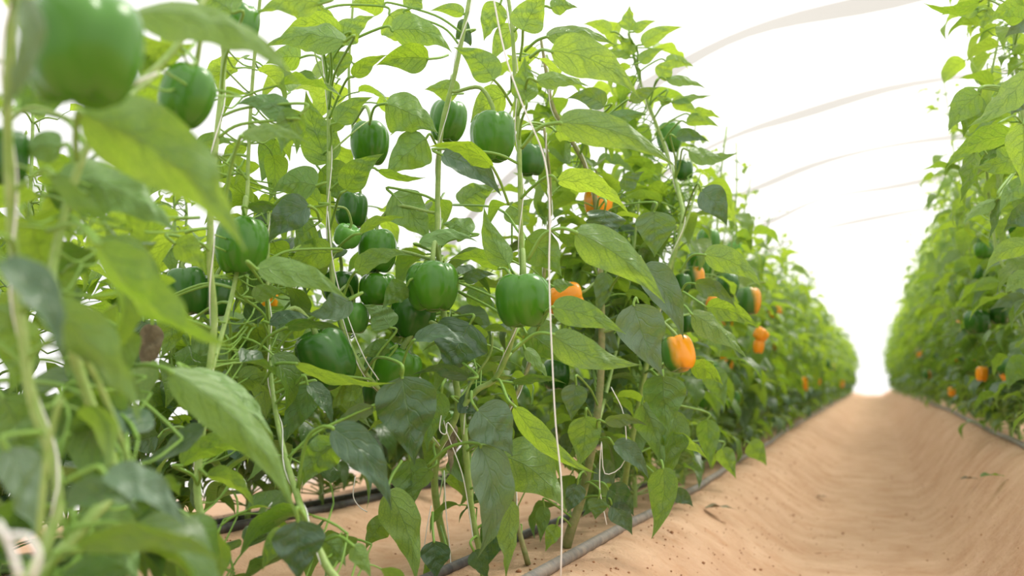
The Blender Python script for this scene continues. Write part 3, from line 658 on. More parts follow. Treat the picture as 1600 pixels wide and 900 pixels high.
# hero leaves: (base x, y, tip x, y, apparent width, depth, face, bend, options)
D = dict
LV = {
'A': [
 (38, -12, -14, 190, 40, .62, 'T', .1, D(roll=35)),
 (205, 22, 470, 138, 62, .92, 'U', .16, D(age=.5)),
 (122, 175, 384, 395, 118, .86, 'U', .10, D(roll=-12, age=.32, pet=[(120, 250), (118, 215)])),
 (190, 158, 372, 243, 34, .98, 'T', -.12, D()),
 (97, 228, 12, 236, 46, 1.0, 'U', .05, D(age=0)),
 (88, 275, 278, 368, 82, 1.02, 'U', .12, D(age=.12, wave=.2, fold=.4)),
 (80, 272, 205, 352, 30, .9, 'U', -.1, D(age=.1)),
 (150, 378, 374, 547, 62, .88, 'U', -.10, D(age=.35, pet=[(75, 360), (120, 350)])),
 (0, 405, 96, 568, 56, .72, 'T', .1, D(roll=35)),
 (70, 478, 222, 672, 62, .84, 'U', .08, D(age=.15)),
 (105, 535, 222, 628, 34, .88, 'T', .15, D()),
 (162, 738, 292, 826, 52, .9, 'T', .1, D(roll=35)),
 (102, 788, 222, 806, 44, .92, 'T', .2, D(roll=30)),
 (118, 858, 372, 900, 36, .82, 'T', .16, D(pet=[(60, 930), (90, 870)])),
 (5, 620, 50, 770, 110, 1.05, 'U', .05, D(age=.1)),
 (120, 805, 215, 915, 100, 1.0, 'U', .1, D(age=0)),
 (0, 520, 60, 470, 50, .9, 'U', .1, D(age=.1)),
 (30, 500, 10, 620, 60, 1.0, 'U', .1, D(age=.2)),
 (95, 690, 40, 740, 40, .95, 'U', .1, D(age=.2)),
 (10, 700, 60, 860, 60, .85, 'T', .05, D(roll=40)),
 (120, 60, 230, 20, 55, 1.05, 'U', .1, D(age=.3)),
 (30, 170, 150, 130, 60, 1.1, 'U', .1, D(age=.1)),
],
'B': [
 (262, 578, 464, 808, 66, 1.12, 'U', .10, D(age=.3, roll=20, pet=[(185, 575), (230, 570)])),
 (292, 583, 428, 684, 36, 1.3, 'U', .12, D(age=.1)),
 (272, 380, 322, 428, 40, 1.4, 'U', .1, D()),
 (320, 664, 213, 722, 30, 1.3, 'T', -.1, D()),
 (283, 728, 396, 714, 34, 1.4, 'U', .2, D(age=.4)),
 (322, 742, 398, 796, 26, 1.4, 'U', .15, D(age=.6)),
 (248, 682, 196, 706, 42, 1.7, 'T', .1, D()),
 (306, 740, 312, 822, 16, 1.6, 'T', 0, D()),
 (375, 215, 483, 224, 26, 1.3, 'U', .14, D(age=.7, pet=[(348, 345), (360, 265)])),
 (310, 228, 366, 228, 24, 1.6, 'U', .2, D()),
 (345, 250, 300, 290, 50, 1.7, 'U', .1, D()),
 (330, 300, 350, 350, 44, 1.75, 'U', .1, D()),
 (450, 185, 366, 165, 36, 1.5, 'U', .2, D(age=.05)),
 (470, 178, 440, 240, 44, 1.5, 'U', .1, D(age=.2)),
 (500, 6, 402, 22, 46, 1.5, 'U', .12, D(age=.8)),
 (365, 20, 290, -10, 60, 1.4, 'U', .1, D(age=.4)),
 (388, 325, 448, 332, 18, 1.6, 'T', .14, D()),
 (484, 322, 420, 380, 52, 1.6, 'T', .12, D(roll=10, pet=[(500, 345), (495, 330)])),
 (300, 640, 260, 590, 34, 1.6, 'U', .1, D()),
 (270, 480, 250, 560, 46, 1.7, 'U', .1, D()),
 (300, 520, 360, 570, 44, 1.7, 'U', .1, D(age=.1)),
 (225, 500, 205, 580, 60, 1.75, 'T', .1, D()),
 (260, 250, 215, 330, 50, 1.8, 'U', .1, D()),
 (370, 590, 440, 620, 36, 1.7, 'U', .1, D()),
],
'C': [
 (518, 668, 612, 798, 56, 1.45, 'T', .10, D(roll=15, pet=[(465, 762), (478, 690), (500, 668)])),
 (525, 692, 472, 762, 52, 1.5, 'U', .08, D(pet=[(466, 772), (480, 715)])),
 (585, 640, 525, 685, 24, 1.6, 'T', .2, D()),
 (465, 813, 466, 908, 76, 1.3, 'T', 0, D(roll=8)),
 (450, 832, 410, 892, 36, 1.35, 'U', .1, D(age=.5)),
 (505, 845, 540, 885, 36, 1.45, 'U', .1, D(age=.5)),
 (551, 852, 580, 904, 28, 1.4, 'U', .05, D(age=.4, pet=[(508, 845), (530, 838)])),
 (487, 605, 442, 698, 44, 1.7, 'U', .05, D(age=.05)),
 (480, 600, 520, 668, 26, 1.65, 'T', .08, D()),
 (566, 603, 514, 644, 28, 1.8, 'U', .1, D()),
 (460, 568, 618, 598, 18, 1.6, 'U', -.08, D(age=.6, pet=[(410, 600), (430, 570)])),
 (400, 420, 545, 469, 44, 1.5, 'U', .10, D(age=.45, roll=30)),
 (395, 466, 446, 456, 26, 1.6, 'U', .1, D(age=0)),
 (548, 468, 480, 490, 42, 1.6, 'T', -.12, D(roll=30)),
 (445, 512, 542, 518, 16, 1.6, 'T', .1, D(pet=[(400, 560), (415, 530)])),
 (420, 505, 498, 512, 22, 1.7, 'T', .15, D()),
 (430, 340, 400, 380, 40, 1.9, 'T', .1, D()),
 (495, 290, 424, 302, 52, 1.75, 'U', .15, D(age=.1)),
 (500, 318, 424, 296, 30, 1.8, 'U', .1, D()),
 (492, 352, 460, 388, 42, 1.85, 'U', .1, D()),
 (520, 395, 445, 420, 46, 1.85, 'U', .1, D()),
],
'D': [
 (628, 588, 648, 726, 92, 1.62, 'T', .0, D(roll=10, fold=.12)),
 (735, 505, 702, 590, 84, 1.85, 'T', .05, D(roll=20, fold=.1)),
 (640, 718, 642, 802, 56, 1.9, 'U', .05, D(age=.2)),
 (605, 766, 650, 912, 56, 1.75, 'U', .08, D(age=.3, roll=20, pet=[(628, 720), (612, 745)])),
 (603, 815, 572, 858, 36, 1.85, 'U', .1, D(age=.3)),
 (690, 612, 668, 706, 44, 1.85, 'U', -.08, D(age=.25)),
 (672, 732, 620, 768, 26, 1.9, 'U', -.1, D(age=.1)),
 (678, 845, 681, 905, 44, 1.8, 'T', 0, D(roll=10, pet=[(676, 800), (676, 825)])),
 (690, 870, 660, 905, 20, 1.9, 'U', .1, D()),
 (715, 628, 745, 650, 30, 1.9, 'T', .1, D()),
 (646, 532, 744, 553, 24, 1.7, 'T', .18, D(pet=[(625, 585), (635, 550)])),
 (733, 592, 640, 588, 20, 1.7, 'T', .16, D()),
 (555, 425, 646, 400, 30, 1.75, 'T', .14, D(age=.5, pet=[(536, 465), (545, 440)])),
 (563, 365, 635, 340, 15, 1.85, 'U', .1, D()),
 (613, 303, 672, 378, 60, 2.0, 'U', .05, D(age=.15)),
 (636, 446, 597, 482, 36, 1.85, 'U', .05, D(age=.2)),
 (610, 512, 568, 476, 42, 1.9, 'U', .1, D(age=0)),
 (610, 545, 560, 560, 30, 1.9, 'U', .1, D(age=.2)),
 (655, 382, 746, 378, 24, 1.95, 'U', .18, D(age=0)),
 (737, 365, 690, 350, 38, 2.0, 'U', .1, D(age=.1)),
 (527, 68, 586, 25, 38, 1.8, 'U', .1, D()),
 (540, 64, 412, 74, 44, 1.7, 'U', .12, D(roll=40)),
 (535, 55, 438, 58, 30, 1.8, 'U', .2, D()),
 (500, 52, 497, 0, 54, 1.85, 'U', .05, D(age=.9, wave=.2)),
 (528, 80, 527, 122, 40, 1.9, 'U', .05, D()),
 (552, 120, 606, 86, 24, 1.85, 'T', .1, D(age=.5)),
 (670, 92, 588, 102, 44, 1.85, 'T', .08, D(age=.4, pet=[(700, 86), (688, 90)])),
 (608, 22, 642, 74, 54, 2.0, 'U', .05, D()),
 (612, 48, 706, 82, 50, 1.9, 'U', .16, D(age=.5)),
 (600, 8, 546, 12, 44, 2.0, 'U', .1, D(age=.9)),
 (640, 14, 664, -14, 30, 2.0, 'U', .1, D()),
 (725, 22, 672, 17, 20, 2.0, 'U', .1, D()),
 (736, 50, 712, 62, 40, 2.05, 'T', .1, D()),
 (602, 162, 684, 208, 62, 1.95, 'U', .08, D(age=.3, pet=[(577, 195), (585, 168)])),
 (666, 216, 603, 276, 60, 1.95, 'U', .05, D(age=.15)),
 (716, 146, 663, 140, 34, 2.05, 'U', .1, D()),
 (515, 255, 478, 142, 58, 1.98, 'U', -.05, D(age=.6)),
 (525, 192, 582, 152, 34, 1.88, 'U', .1, D()),
 (520, 205, 570, 165, 22, 1.95, 'U', .1, D()),
 (540, 298, 600, 240, 42, 1.8, 'T', .08, D(age=.45)),
 (590, 266, 666, 277, 14, 1.85, 'U', -.1, D(age=.3)),
 (500, 265, 535, 320, 60, 2.05, 'U', .1, D(age=.2)),
 (470, 90, 415, 100, 40, 2.0, 'U', .1, D(age=.4)),
 (480, 8, 470, 50, 44, 2.0, 'U', .1, D(age=.7)),
],
'E': [
 (750, 695, 745, 874, 60, 1.7, 'T', .12, D(roll=18, fold=.4, pet=[(668, 728), (700, 700), (730, 692)])),
 (745, 640, 801, 713, 72, 1.7, 'T', .05, D(roll=12)),
 (796, 782, 790, 905, 34, 1.8, 'U', .03, D(age=.9)),
 (778, 815, 758, 890, 40, 1.9, 'T', 0, D()),
 (740, 860, 762, 908, 30, 1.8, 'T', .05, D()),
 (785, 712, 884, 798, 80, 1.78, 'U', .12, D(age=.5, roll=10)),
 (803, 634, 934, 740, 34, 1.75, 'U', -.10, D(age=.6, roll=-30)),
 (810, 664, 878, 758, 26, 1.85, 'U', .1, D(age=.4)),
 (772, 125, 709, 74, 46, 1.75, 'U', .1, D(age=.6, pet=[(800, 165), (785, 140)])),
 (782, 5, 756, 64, 40, 1.9, 'U', .05, D()),
 (803, 40, 768, 98, 34, 1.9, 'U', .05, D()),
 (770, 262, 668, 230, 26, 1.75, 'T', .16, D(age=.4, pet=[(795, 320), (782, 285)])),
 (690, 242, 783, 306, 46, 1.8, 'T', .1, D(age=0, roll=25)),
 (790, 150, 735, 192, 46, 2.05, 'U', .1, D()),
 (795, 414, 756, 322, 38, 1.8, 'U', -.06, D(age=.5)),
 (780, 420, 698, 408, 24, 1.9, 'U', .15, D(age=.3)),
 (728, 463, 776, 488, 30, 1.95, 'U', .12, D(age=.2)),
 (725, 440, 775, 430, 20, 1.95, 'T', .12, D()),
 (720, 320, 780, 290, 44, 2.1, 'U', .1, D()),
 (817, 48, 856, -14, 52, 1.75, 'U', .05, D(age=.8, pet=[(812, 95), (816, 70)])),
 (822, 157, 820, 88, 40, 1.75, 'U', .0, D(age=.5)),
 (838, 127, 922, 136, 24, 1.7, 'U', .1, D(age=.6)),
 (860, 12, 903, 12, 24, 1.8, 'U', .1, D()),
 (853, 58, 963, 72, 30, 1.8, 'U', .14, D(age=.9, pet=[(820, 80), (838, 64)])),
 (860, 80, 999, 153, 62, 1.62, 'U', .12, D(age=.85, roll=14, pet=[(828, 90), (845, 78)])),
 (872, 192, 1057, 262, 52, 1.58, 'U', .10, D(age=.85, roll=18, pet=[(815, 232), (842, 200)])),
 (898, 362, 1039, 474, 62, 1.6, 'U', .08, D(age=.7, roll=12, pet=[(825, 406), (848, 368), (875, 357)])),
 (862, 480, 978, 522, 44, 1.68, 'U', .06, D(age=.4, roll=10, pet=[(838, 520), (850, 492)], petz=1.86)),
 (862, 522, 1003, 570, 50, 1.66, 'U', -.08, D(age=.65, roll=10, pet=[(800, 550), (835, 522)])),
 (822, 372, 878, 432, 58, 2.1, 'U', .05, D(age=.1)),
 (865, 448, 898, 446, 20, 2.1, 'U', .1, D()),
 (822, 520, 884, 570, 60, 2.1, 'U', .05, D(age=.1)),
 (820, 545, 857, 598, 18, 1.95, 'U', .1, D(age=.4)),
 (800, 598, 885, 600, 14, 1.9, 'T', .12, D()),
 (868, 205, 905, 225, 30, 1.95, 'U', .1, D(age=.8)),
 (870, 282, 984, 336, 34, 1.75, 'U', .12, D(age=.8)),
 (800, 350, 835, 310, 40, 2.2, 'U', .1, D()),
],
'F': [
 (945, 166, 886, 154, 32, 2.2, 'T', .15, D()),
 (948, 196, 1013, 180, 26, 2.2, 'U', .12, D(age=.1)),
 (985, 158, 1030, 136, 20, 2.2, 'T', .05, D()),
 (975, 298, 1007, 268, 24, 2.3, 'T', .1, D()),
 (945, 328, 938, 380, 58, 2.1, 'T', 0, D(roll=35)),
 (872, 370, 926, 400, 18, 2.1, 'T', .1, D()),
 (1022, 330, 1023, 402, 58, 2.15, 'T', 0, D(roll=10)),
 (990, 475, 1036, 588, 70, 2.0, 'T', -.04, D(roll=10, wave=.18)),
 (1002, 415, 1068, 530, 50, 2.1, 'T', .08, D(roll=15)),
 (946, 425, 932, 497, 28, 2.3, 'T', 0, D()),
 (915, 650, 903, 732, 50, 2.15, 'U', .05, D(age=.3)),
 (900, 600, 893, 658, 38, 2.1, 'T', 0, D()),
 (958, 694, 1014, 749, 30, 2.1, 'T', .1, D()),
 (950, 764, 990, 806, 40, 2.15, 'T', .1, D()),
 (956, 788, 988, 836, 34, 2.15, 'T', .05, D()),
 (935, 778, 930, 812, 30, 2.1, 'T', 0, D()),
 (902, 755, 886, 802, 30, 2.1, 'T', 0, D()),
 (870, 820, 852, 862, 24, 2.1, 'U', 0, D(age=.5)),
 (850, 790, 844, 848, 22, 2.2, 'U', 0, D(age=.1)),
 (945, 660, 1012, 665, 20, 2.1, 'T', .12, D()),
 (930, 730, 960, 760, 40, 2.3, 'T', .1, D()),
 (895, 700, 860, 700, 44, 2.3, 'T', .1, D()),
 (950, 640, 905, 620, 40, 2.4, 'T', .1, D()),
 (960, 520, 925, 560, 46, 2.4, 'T', .1, D()),
],
'H': [
 (1036, 586, 1046, 678, 64, 2.15, 'U', -.03, D(age=.2)),
 (1003, 630, 1037, 738, 42, 2.2, 'U', .06, D(age=.3)),
 (1036, 730, 1018, 842, 44, 2.15, 'U', .08, D(age=.4, roll=15)),
 (1052, 640, 1032, 760, 40, 2.25, 'T', .05, D(age=.2)),
 (983, 48, 984, 8, 24, 2.5, 'U', 0, D(age=1.)),
 (1003, 70, 1068, 42, 24, 2.5, 'U', .08, D(age=1.)),
 (990, 50, 1026, 33, 16, 2.5, 'U', .1, D(age=1.)),
 (955, 50, 910, 38, 20, 2.5, 'U', .1, D(age=1.)),
 (1000, 98, 1040, 76, 20, 2.5, 'U', .1, D(age=1.)),
 (990, 85, 960, 55, 20, 2.55, 'U', .1, D(age=1.)),
 (985, 90, 940, 80, 14, 2.55, 'U', .1, D(age=1.)),
 (1030, 122, 1055, 90, 28, 2.5, 'U', 0, D(age=1.)),
 (1040, 124, 1104, 139, 16, 2.5, 'U', .1, D(age=1.)),
 (1050, 158, 1114, 150, 12, 2.5, 'U', .05, D(age=.8)),
 (1050, 160, 1092, 182, 22, 2.5, 'U', .1, D(age=.9)),
 (1040, 150, 1035, 168, 22, 2.5, 'U', 0, D(age=.9)),
 (1078, 180, 1128, 186, 16, 2.6, 'U', .1, D(age=.8)),
 (1072, 192, 1124, 199, 20, 2.5, 'U', .12, D(age=.8)),
 (1056, 215, 1108, 222, 20, 2.45, 'T', .1, D()),
 (1075, 235, 1154, 238, 24, 2.5, 'U', -.1, D(age=.7)),
 (1040, 95, 1085, 105, 20, 2.6, 'U', .1, D(age=1.)),
 (1095, 298, 1136, 353, 44, 2.3, 'T', .08, D(roll=15)),
 (1100, 398, 1191, 450, 40, 2.2, 'U', .12, D(age=.5, roll=10, pet=[(1062, 425), (1080, 400)])),
 (1085, 443, 1150, 481, 26, 2.2, 'T', .12, D(pet=[(1062, 460), (1072, 444)])),
 (1103, 480, 1186, 513, 34, 2.3, 'T', .1, D(age=.6)),
 (1080, 490, 1169, 562, 34, 2.15, 'U', .08, D(age=.55, pet=[(1060, 480), (1070, 478)])),
 (1078, 572, 1130, 602, 30, 2.2, 'T', .12, D(age=.4)),
 (1040, 680, 1107, 719, 18, 2.25, 'U', .08, D(age=.5)),
 (1105, 655, 1110, 732, 34, 2.6, 'U', 0, D(age=.3)),
 (1112, 575, 1132, 640, 36, 2.7, 'U', .05, D(age=.4)),
 (1128, 700, 1150, 748, 28, 2.7, 'U', 0, D(age=.6)),
 (1170, 692, 1198, 728, 30, 3.2, 'U', .05, D(age=.4)),
 (1052, 770, 1083, 792, 24, 2.5, 'T', .1, D()),
 (1100, 500, 1125, 560, 40, 2.7, 'U', .05, D(age=.3)),
],
}
PL = D(A=pA, B=pB, C=pC, D=pD, E=pE, F=pF, G=pG, H=pH)
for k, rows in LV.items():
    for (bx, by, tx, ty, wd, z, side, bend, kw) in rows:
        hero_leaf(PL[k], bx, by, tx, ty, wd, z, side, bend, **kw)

# filling leaves on the near stems, behind the ones picked out above
def keeps_clear(pts):
    for p in pts:
        d = p - CAM; zz = d.dot(F)
        if zz < .2: return False
        px = 800 + d.dot(R) / zz * FPX; py = 450 - d.dot(U) / zz * FPX
        for (cx, cy_, rad, z) in PROT:
            if zz < z + .06 and (px - cx) ** 2 + (py - cy_) ** 2 < rad * rad: return False
    return True
PROT = [(h[0], h[1], h[2] * .75, h[3]) for h in HP if h[2] > 24]
for rows in LV.values():
    for q in rows:
        for t in (.2, .4, .6, .85): PROT.append((q[0] + (q[2] - q[0]) * t, q[1] + (q[3] - q[1]) * t, max(q[4] * .6 * (1 - .5 * t), 14), q[5]))
def fill(plant, paths, per_m, seed, zmin=.05, skip=None, push=.05, sizes=(.075, .135)):
    r = random.Random(seed); tw = []; extra = []
    nleaf = sum(c.name.startswith('leaf') for c in plant.children); nsh = sum(c.name.startswith('side_shoot') for c in plant.children)
    for pts in paths:
        acc = 0
        for a, b in zip(pts, pts[1:]):
            acc += (b - a).length * per_m
            while acc > 1:
                acc -= 1
                p = a.lerp(b, r.random())
                if p.z < zmin: continue
                d = p - CAM; zz = d.dot(F); px = 800 + d.dot(R) / zz * FPX; py = 450 - d.dot(U) / zz * FPX
                if skip and skip(px, py, r): continue
                root = p.copy(); p = p + F * r.uniform(0, push) + Vector((0, 0, r.uniform(-.01, .04)))
                az = math.atan2(F.y, F.x) + r.uniform(-1.9, 1.9)
                i = r.randrange(16); young = 2 if py < 120 else 1 if py < 380 else 0
                s = r.uniform(*sizes); mt = leaf_matrix(p, az, r.uniform(-.5, .6), r.uniform(-.5, .5), s)
                vv = HI[i][0]
                if not keeps_clear([mt @ Vector(vv[k]) for k in (3, 31, 52, 80, 101)]):
                    continue
                if nleaf < 98:
                    o = obj('leaf', hi_mesh(i, young), plant); nleaf += 1
                    o.matrix_local = Matrix.Translation(-plant.location) @ mt
                else: extra.append((Matrix.Translation(-plant.location) @ mt, i, r.random(), (r.choice((0., .1, .25)), .5, .95)[young]))
                if (p - root).length > .012: tw.append([root, root.lerp(p, .5) + Vector((0, 0, -.012)), p])
    if extra: EXTRA.setdefault(plant.name, (plant, [], []))[1].extend(extra)
    for q in tw:
        a, b = tube([v - plant.location for v in smooth_path(q, 3)], .0015, 5)
        if nsh < 98: obj('side_shoot', mesh_np('side_shoot', a, b, mats=[PET]), plant); nsh += 1
        else: EXTRA.setdefault(plant.name, (plant, [], []))[2].append((a, b))
EXTRA = {}
def merge_extra():
    for plant, lv, tw in EXTRA.values():
        if lv: tag(obj('foliage', foliage_mesh(lv, HI), plant), kind='stuff')
        if tw:
            Fs, off = [], 0
            for a, b in tw: Fs.append(b + off); off += len(a)
            tag(obj('thin_shoots', mesh_np('thin_shoots', np.concatenate([t[0] for t in tw]), np.concatenate(Fs), mats=[PET]), plant), kind='stuff')
skipw = lambda px, py, r: (400 < px < 800 and py < 330 and r.random() < .75) or (px < 400 and py < 250 and r.random() < .3)
for i, (p, paths) in enumerate(NEAR):
    fill(p, paths, (34, 36, 30, 22, 22, 36, 40, 40)[i], 50 + i, skip=skipw, push=(.10, .2, .25, .2, .2, .2, .2, .2)[i])

low = lambda px, py, r: py < 400 + r.uniform(-40, 60) or ((px > 390 and py > 590 or px > 280 and py > 740) and r.random() < .93)
for i, n in ((0, 110), (1, 110), (2, 60), (3, 22), (4, 16), (6, 45)):
    p, paths = NEAR[i]
    fill(p, paths, n, 90 + i, skip=low, push=.35 if i < 3 else .2, sizes=(.09, .15), zmin=.12 if i > 2 else .02)
mid = lambda px, py, r: not (180 < py < 460 and px < 420)
rgt = lambda px, py, r: px < 850 or py < 110
for i, n in ((6, 75), (7, 75), (5, 40)): fill(*NEAR[i], n, 170 + i, skip=rgt, push=.45, sizes=(.08, .13), zmin=.1)
upl = lambda px, py, r: not (60 < py < 460 and px < 460) or (px > 400 and r.random() < .6)
fill(*NEAR[1], 40, 181, skip=upl, push=.5, sizes=(.08, .14)); fill(*NEAR[0], 40, 182, skip=upl, push=.5, sizes=(.08, .14))
fill(*NEAR[1], 30, 131, skip=mid, push=.4, sizes=(.09, .15)); fill(*NEAR[0], 20, 132, skip=mid, push=.4, sizes=(.09, .15))

# ------------------------------------------------------------------ procedural plants for the rest of the rows
def gen_plant(seed, H, lean=(0, 0), nleaf=165, hang=.03):
    r = random.Random(seed); stems, leaves = [], []
    fork = Vector((0, 0, .13)); stems.append(([Vector((0, 0, -.02)), Vector((r.uniform(-.01, .01), 0, .06)), fork], .009, .007))
    for k in range(3):
        a = 2 * PI * k / 3 + r.uniform(-.6, .6); sp = r.uniform(.05, .12)
        top = Vector((math.cos(a) * sp + lean[0], math.sin(a) * sp + lean[1], H * r.uniform(.88, 1.05)))
        pts = [fork]
        for j in range(1, 6):
            t = j / 5; q = fork.lerp(top, t); q.x += r.uniform(-.015, .015) + math.cos(a) * .05 * math.sin(PI * t); q.y += r.uniform(-.015, .015) + math.sin(a) * .05 * math.sin(PI * t); pts.append(q)
        sm = smooth_path(pts, 3); stems.append((pts, .006, .003))
        nl = nleaf // 3
        for j in range(nl):
            t = ((j + r.random()) / nl) ** 1.0; q = sm[min(int(t * (len(sm) - 1)), len(sm) - 1)].copy()
            off = r.uniform(0, .13) * (1 - .6 * t); az = r.uniform(0, 2 * PI)
            q0 = q.copy(); q += Vector((math.cos(az) * off, math.sin(az) * off, r.uniform(-.03, .02)))
            if off > .015: stems.append(([q0, q0.lerp(q, .5) + Vector((0, 0, .008)), q], .0022, .0016))
            s = (.065 + .075 * math.sin(PI * min(1, .12 + t * .9))) * r.uniform(.75, 1.2)
            if t > .88: s *= .75
            el = r.uniform(-.55, .35) + (.5 if t > .85 else 0)
            if q.z < .18: el = r.uniform(.1, .6)
            leaves.append((leaf_matrix(q, az, el, r.uniform(-.5, .5), s), r.randrange(16), r.random(), min(1, max(0, t * 1.25 - .25) + r.uniform(0, .15))))
    for j in range(64):
        q = Vector((r.uniform(-.11, .11), r.uniform(-.16, .16), r.uniform(.05, .32)))
        stems.append(([Vector((0, 0, q.z * .6)), q * .5 + Vector((0, 0, q.z * .35)), q], .0025, .0016))
        leaves.append((leaf_matrix(q, r.uniform(0, 2 * PI), r.uniform(.1, .7), r.uniform(-.5, .5), r.uniform(.06, .11)), r.randrange(16), r.random(), r.uniform(0, .5)))
    return stems, leaves
VAR = {}
def variant(key, seed, H, lean):
    st, lv = gen_plant(seed, H, lean)
    Vs, Fs, off = [], [], 0
    for pts, r0, r1 in st:
        q = smooth_path(pts, 3); rr = [r0 + (r1 - r0) * i / (len(q) - 1) for i in range(len(q))]
        a, b = tube(q, rr, 6); Vs.append(a); Fs.append(b + off); off += len(a)
    VAR[key] = (mesh_np('stem', np.concatenate(Vs), np.concatenate(Fs), mats=[STEM]), foliage_mesh(lv), st, lv)
for i in range(6): variant(('l', i), 300 + i, 1.20 + .06 * (i % 3), (.13, 0))
for i in range(6): variant(('r', i), 400 + i, 1.30 + .08 * (i % 3), (-.12, 0))
for i in range(5): variant(('b', i), 500 + i, .86 + .08 * (i % 3), (0, 0))
def row_plant(key, x, y, label, group, rot=0., detail=False, sc=1.):
    p = thing('pepper_plant', label, 'plant', ground_at(x, y), group)
    p.rotation_euler.z = rot; p.scale = (sc,) * 3
    sm, fm, st, lv = VAR[key]
    obj('stem', sm, p)
    if detail:
        for (mat, i, rn, age) in random.Random(3).sample(lv, 99):
            o = obj('leaf', hi_mesh(i, 2 if age > .75 else 1 if age > .35 else 0), p); o.matrix_local = mat
    else: obj('foliage', fm, p)
    return p
def twine(pts, label, r=.0011, sides=5, sub=4):
    return tag(tube_obj('trellis_twine', pts, r, TWINE, None, sides, sub), label, 'twine', 'white trellis twines')
def row_peppers(x, y, n, r, side, label, group, H=.9, far=False):
    for _ in range(n):
        zc = r.uniform(.25, H); a = r.choice((0, 1)) and r.uniform(-1, 1) or r.uniform(-1, 1)
        X = x + side * r.uniform(.02, .17); Y = y + r.uniform(-.18, .18)
        mt, nm = r.choice(((P_GREEN, 'green'), (P_DARK, 'green'), (P_GREEN, 'green'), (P_BLUSH, 'green'), (P_ORANGE, 'orange')))
        pepper(Vector((X, Y, gz(X, Y) + zc)), r.uniform(.065, .085), mt, r.randrange(5), label % nm, group % nm, (r.uniform(-.3, .3), r.uniform(-.3, .3), r.uniform(0, 6)), r.randrange(4), lite=True)
rr = random.Random(5)
def behind(x, y):
    d = Vector((x, y, .4)) - CAM; px = 800 + d.dot(R) / d.dot(F) * FPX
    for lim, a in ((60, 'at the left edge'), (200, 'behind the closest blurred plant'), (330, 'left of the pale ribbed stem'), (430, 'behind the tall green fruit at left'), (540, 'behind the large tilted green pepper'),
                   (640, 'behind the middle fruit cluster'), (740, 'behind the forked green stems'), (850, 'behind the sharp round green pepper'), (1000, 'behind the woody stem between the hoses')):
        if px < lim: return a
    return 'behind the tall bright-topped plant'
def stretch(y, side):
    for lim, a, b in ((6, 'soft-focus pepper plant a third down the %s row', 'pepper plants a third down the %s row'),
                      (10, 'blurred pepper plant in the middle stretch of the %s row', 'pepper plants in the middle of the %s row'),
                      (17, 'strongly blurred pepper plant in the far stretch of the %s row', 'pepper plants in the far stretch of the %s row'),
                      (99, 'tiny pepper plant at the vanishing end of the %s row', 'pepper plants at the end of the %s row')):
        if y < lim: return a % side, b % side
# left row beyond the near plants
y = 3.0; i = 0
near_lab = ['pepper plant right behind the tall bright-topped one in the left row', 'pepper plant bearing the blurred green and blushing fruit group', 'pepper plant around the pair of small orange fruit in the left row', 'fourth left row plant beyond the sharp ones, slightly blurred']
while y < 27.5:
    x = -.70 + rr.uniform(-.05, .04)
    det = i < 4
    row_plant(('l', i % 6), x, y, near_lab[i] if det else stretch(y, 'left')[0], 'pepper plants of the left row' if det else stretch(y, 'left')[1], rr.choice((0, .3, -.3, .15)), det, rr.uniform(.92, 1.06))
    if y > 3.4 and y < 14: row_peppers(x, y, 2, rr, 1, 'small blurred %s pepper hanging' + stretch(y, 'left')[1].replace('pepper plants', ''), '%s peppers, ' + stretch(y, 'left')[1])
    y += .36 if y < 12 else .42; i += 1
# right row
y = 2.75; i = 0
rlab = ['pepper plant at the right edge with long leaves reaching over the path', 'pepper plant second from the front in the right row', 'pepper plant third from the front in the right row', 'pepper plant fourth from the front in the right row']
while y < 29:
    x = .58 + rr.uniform(-.03, .05)
    det = i < 4
    row_plant(('r', i % 6), x, y, rlab[i] if det else stretch(y, 'right')[0], 'pepper plants of the right row' if det else stretch(y, 'right')[1], rr.choice((0, .3, -.3, .15)), det, rr.uniform(.92, 1.06))
    if y > 4 and y < 12: row_peppers(x, y, 1, rr, -1, 'small blurred %s pepper hanging' + stretch(y, 'right')[1].replace('pepper plants', ''), '%s peppers, ' + stretch(y, 'right')[1])
    y += .36 if y < 12 else .42; i += 1
# back row behind the front one
y = 1.1; i = 0
while y < 8:
    x = -1.55 + rr.uniform(-.05, .05)
    row_plant(('b', i % 5), x, y, 'blurred back row pepper plant %s' % behind(x, y), 'back row pepper plants ' + behind(x, y), rr.uniform(0, 6), False, rr.uniform(.9, 1.08))
    if y > 1.5 and y < 5: row_peppers(x, y, 2, rr, 1, 'blurred %s back row pepper ' + behind(x, y), 'back row %s peppers ' + behind(x, y), .7)
    y += .40; i += 1

# right row foreground leaves hanging over the path
pR = thing('pepper_plant', 'nearest right row pepper plant, its big sharp leaves at the upper right edge', 'plant', ground_at(.62, 2.25), 'pepper plants of the right row')
tube_obj('stem', [pR.location, at(1660, 560, 2.5), at(1640, 380, 2.45), at(1610, 240, 2.4), at(1590, 120, 2.4), at(1580, -40, 2.4)], (.009, .004), STEM, pR)
pRs = [smooth_path([at(1660, 560, 2.5), at(1640, 380, 2.45), at(1610, 240, 2.4), at(1590, 120, 2.4), at(1580, -40, 2.4)], 6),
       smooth_path([at(1650, 480, 2.7), at(1590, 420, 2.75), at(1560, 330, 2.75), at(1565, 180, 2.7), at(1580, 0, 2.7)], 6)]
NEAR.append((pR, pRs))
fill(pR, pRs, 46, 201, push=.15, sizes=(.07, .12)); tube_obj('stem', [at(1650, 480, 2.48), at(1570, 420, 2.6), at(1548, 330, 2.65), at(1540, 180, 2.6), at(1560, 60, 2.6)], (.005, .003), STEM, pR)
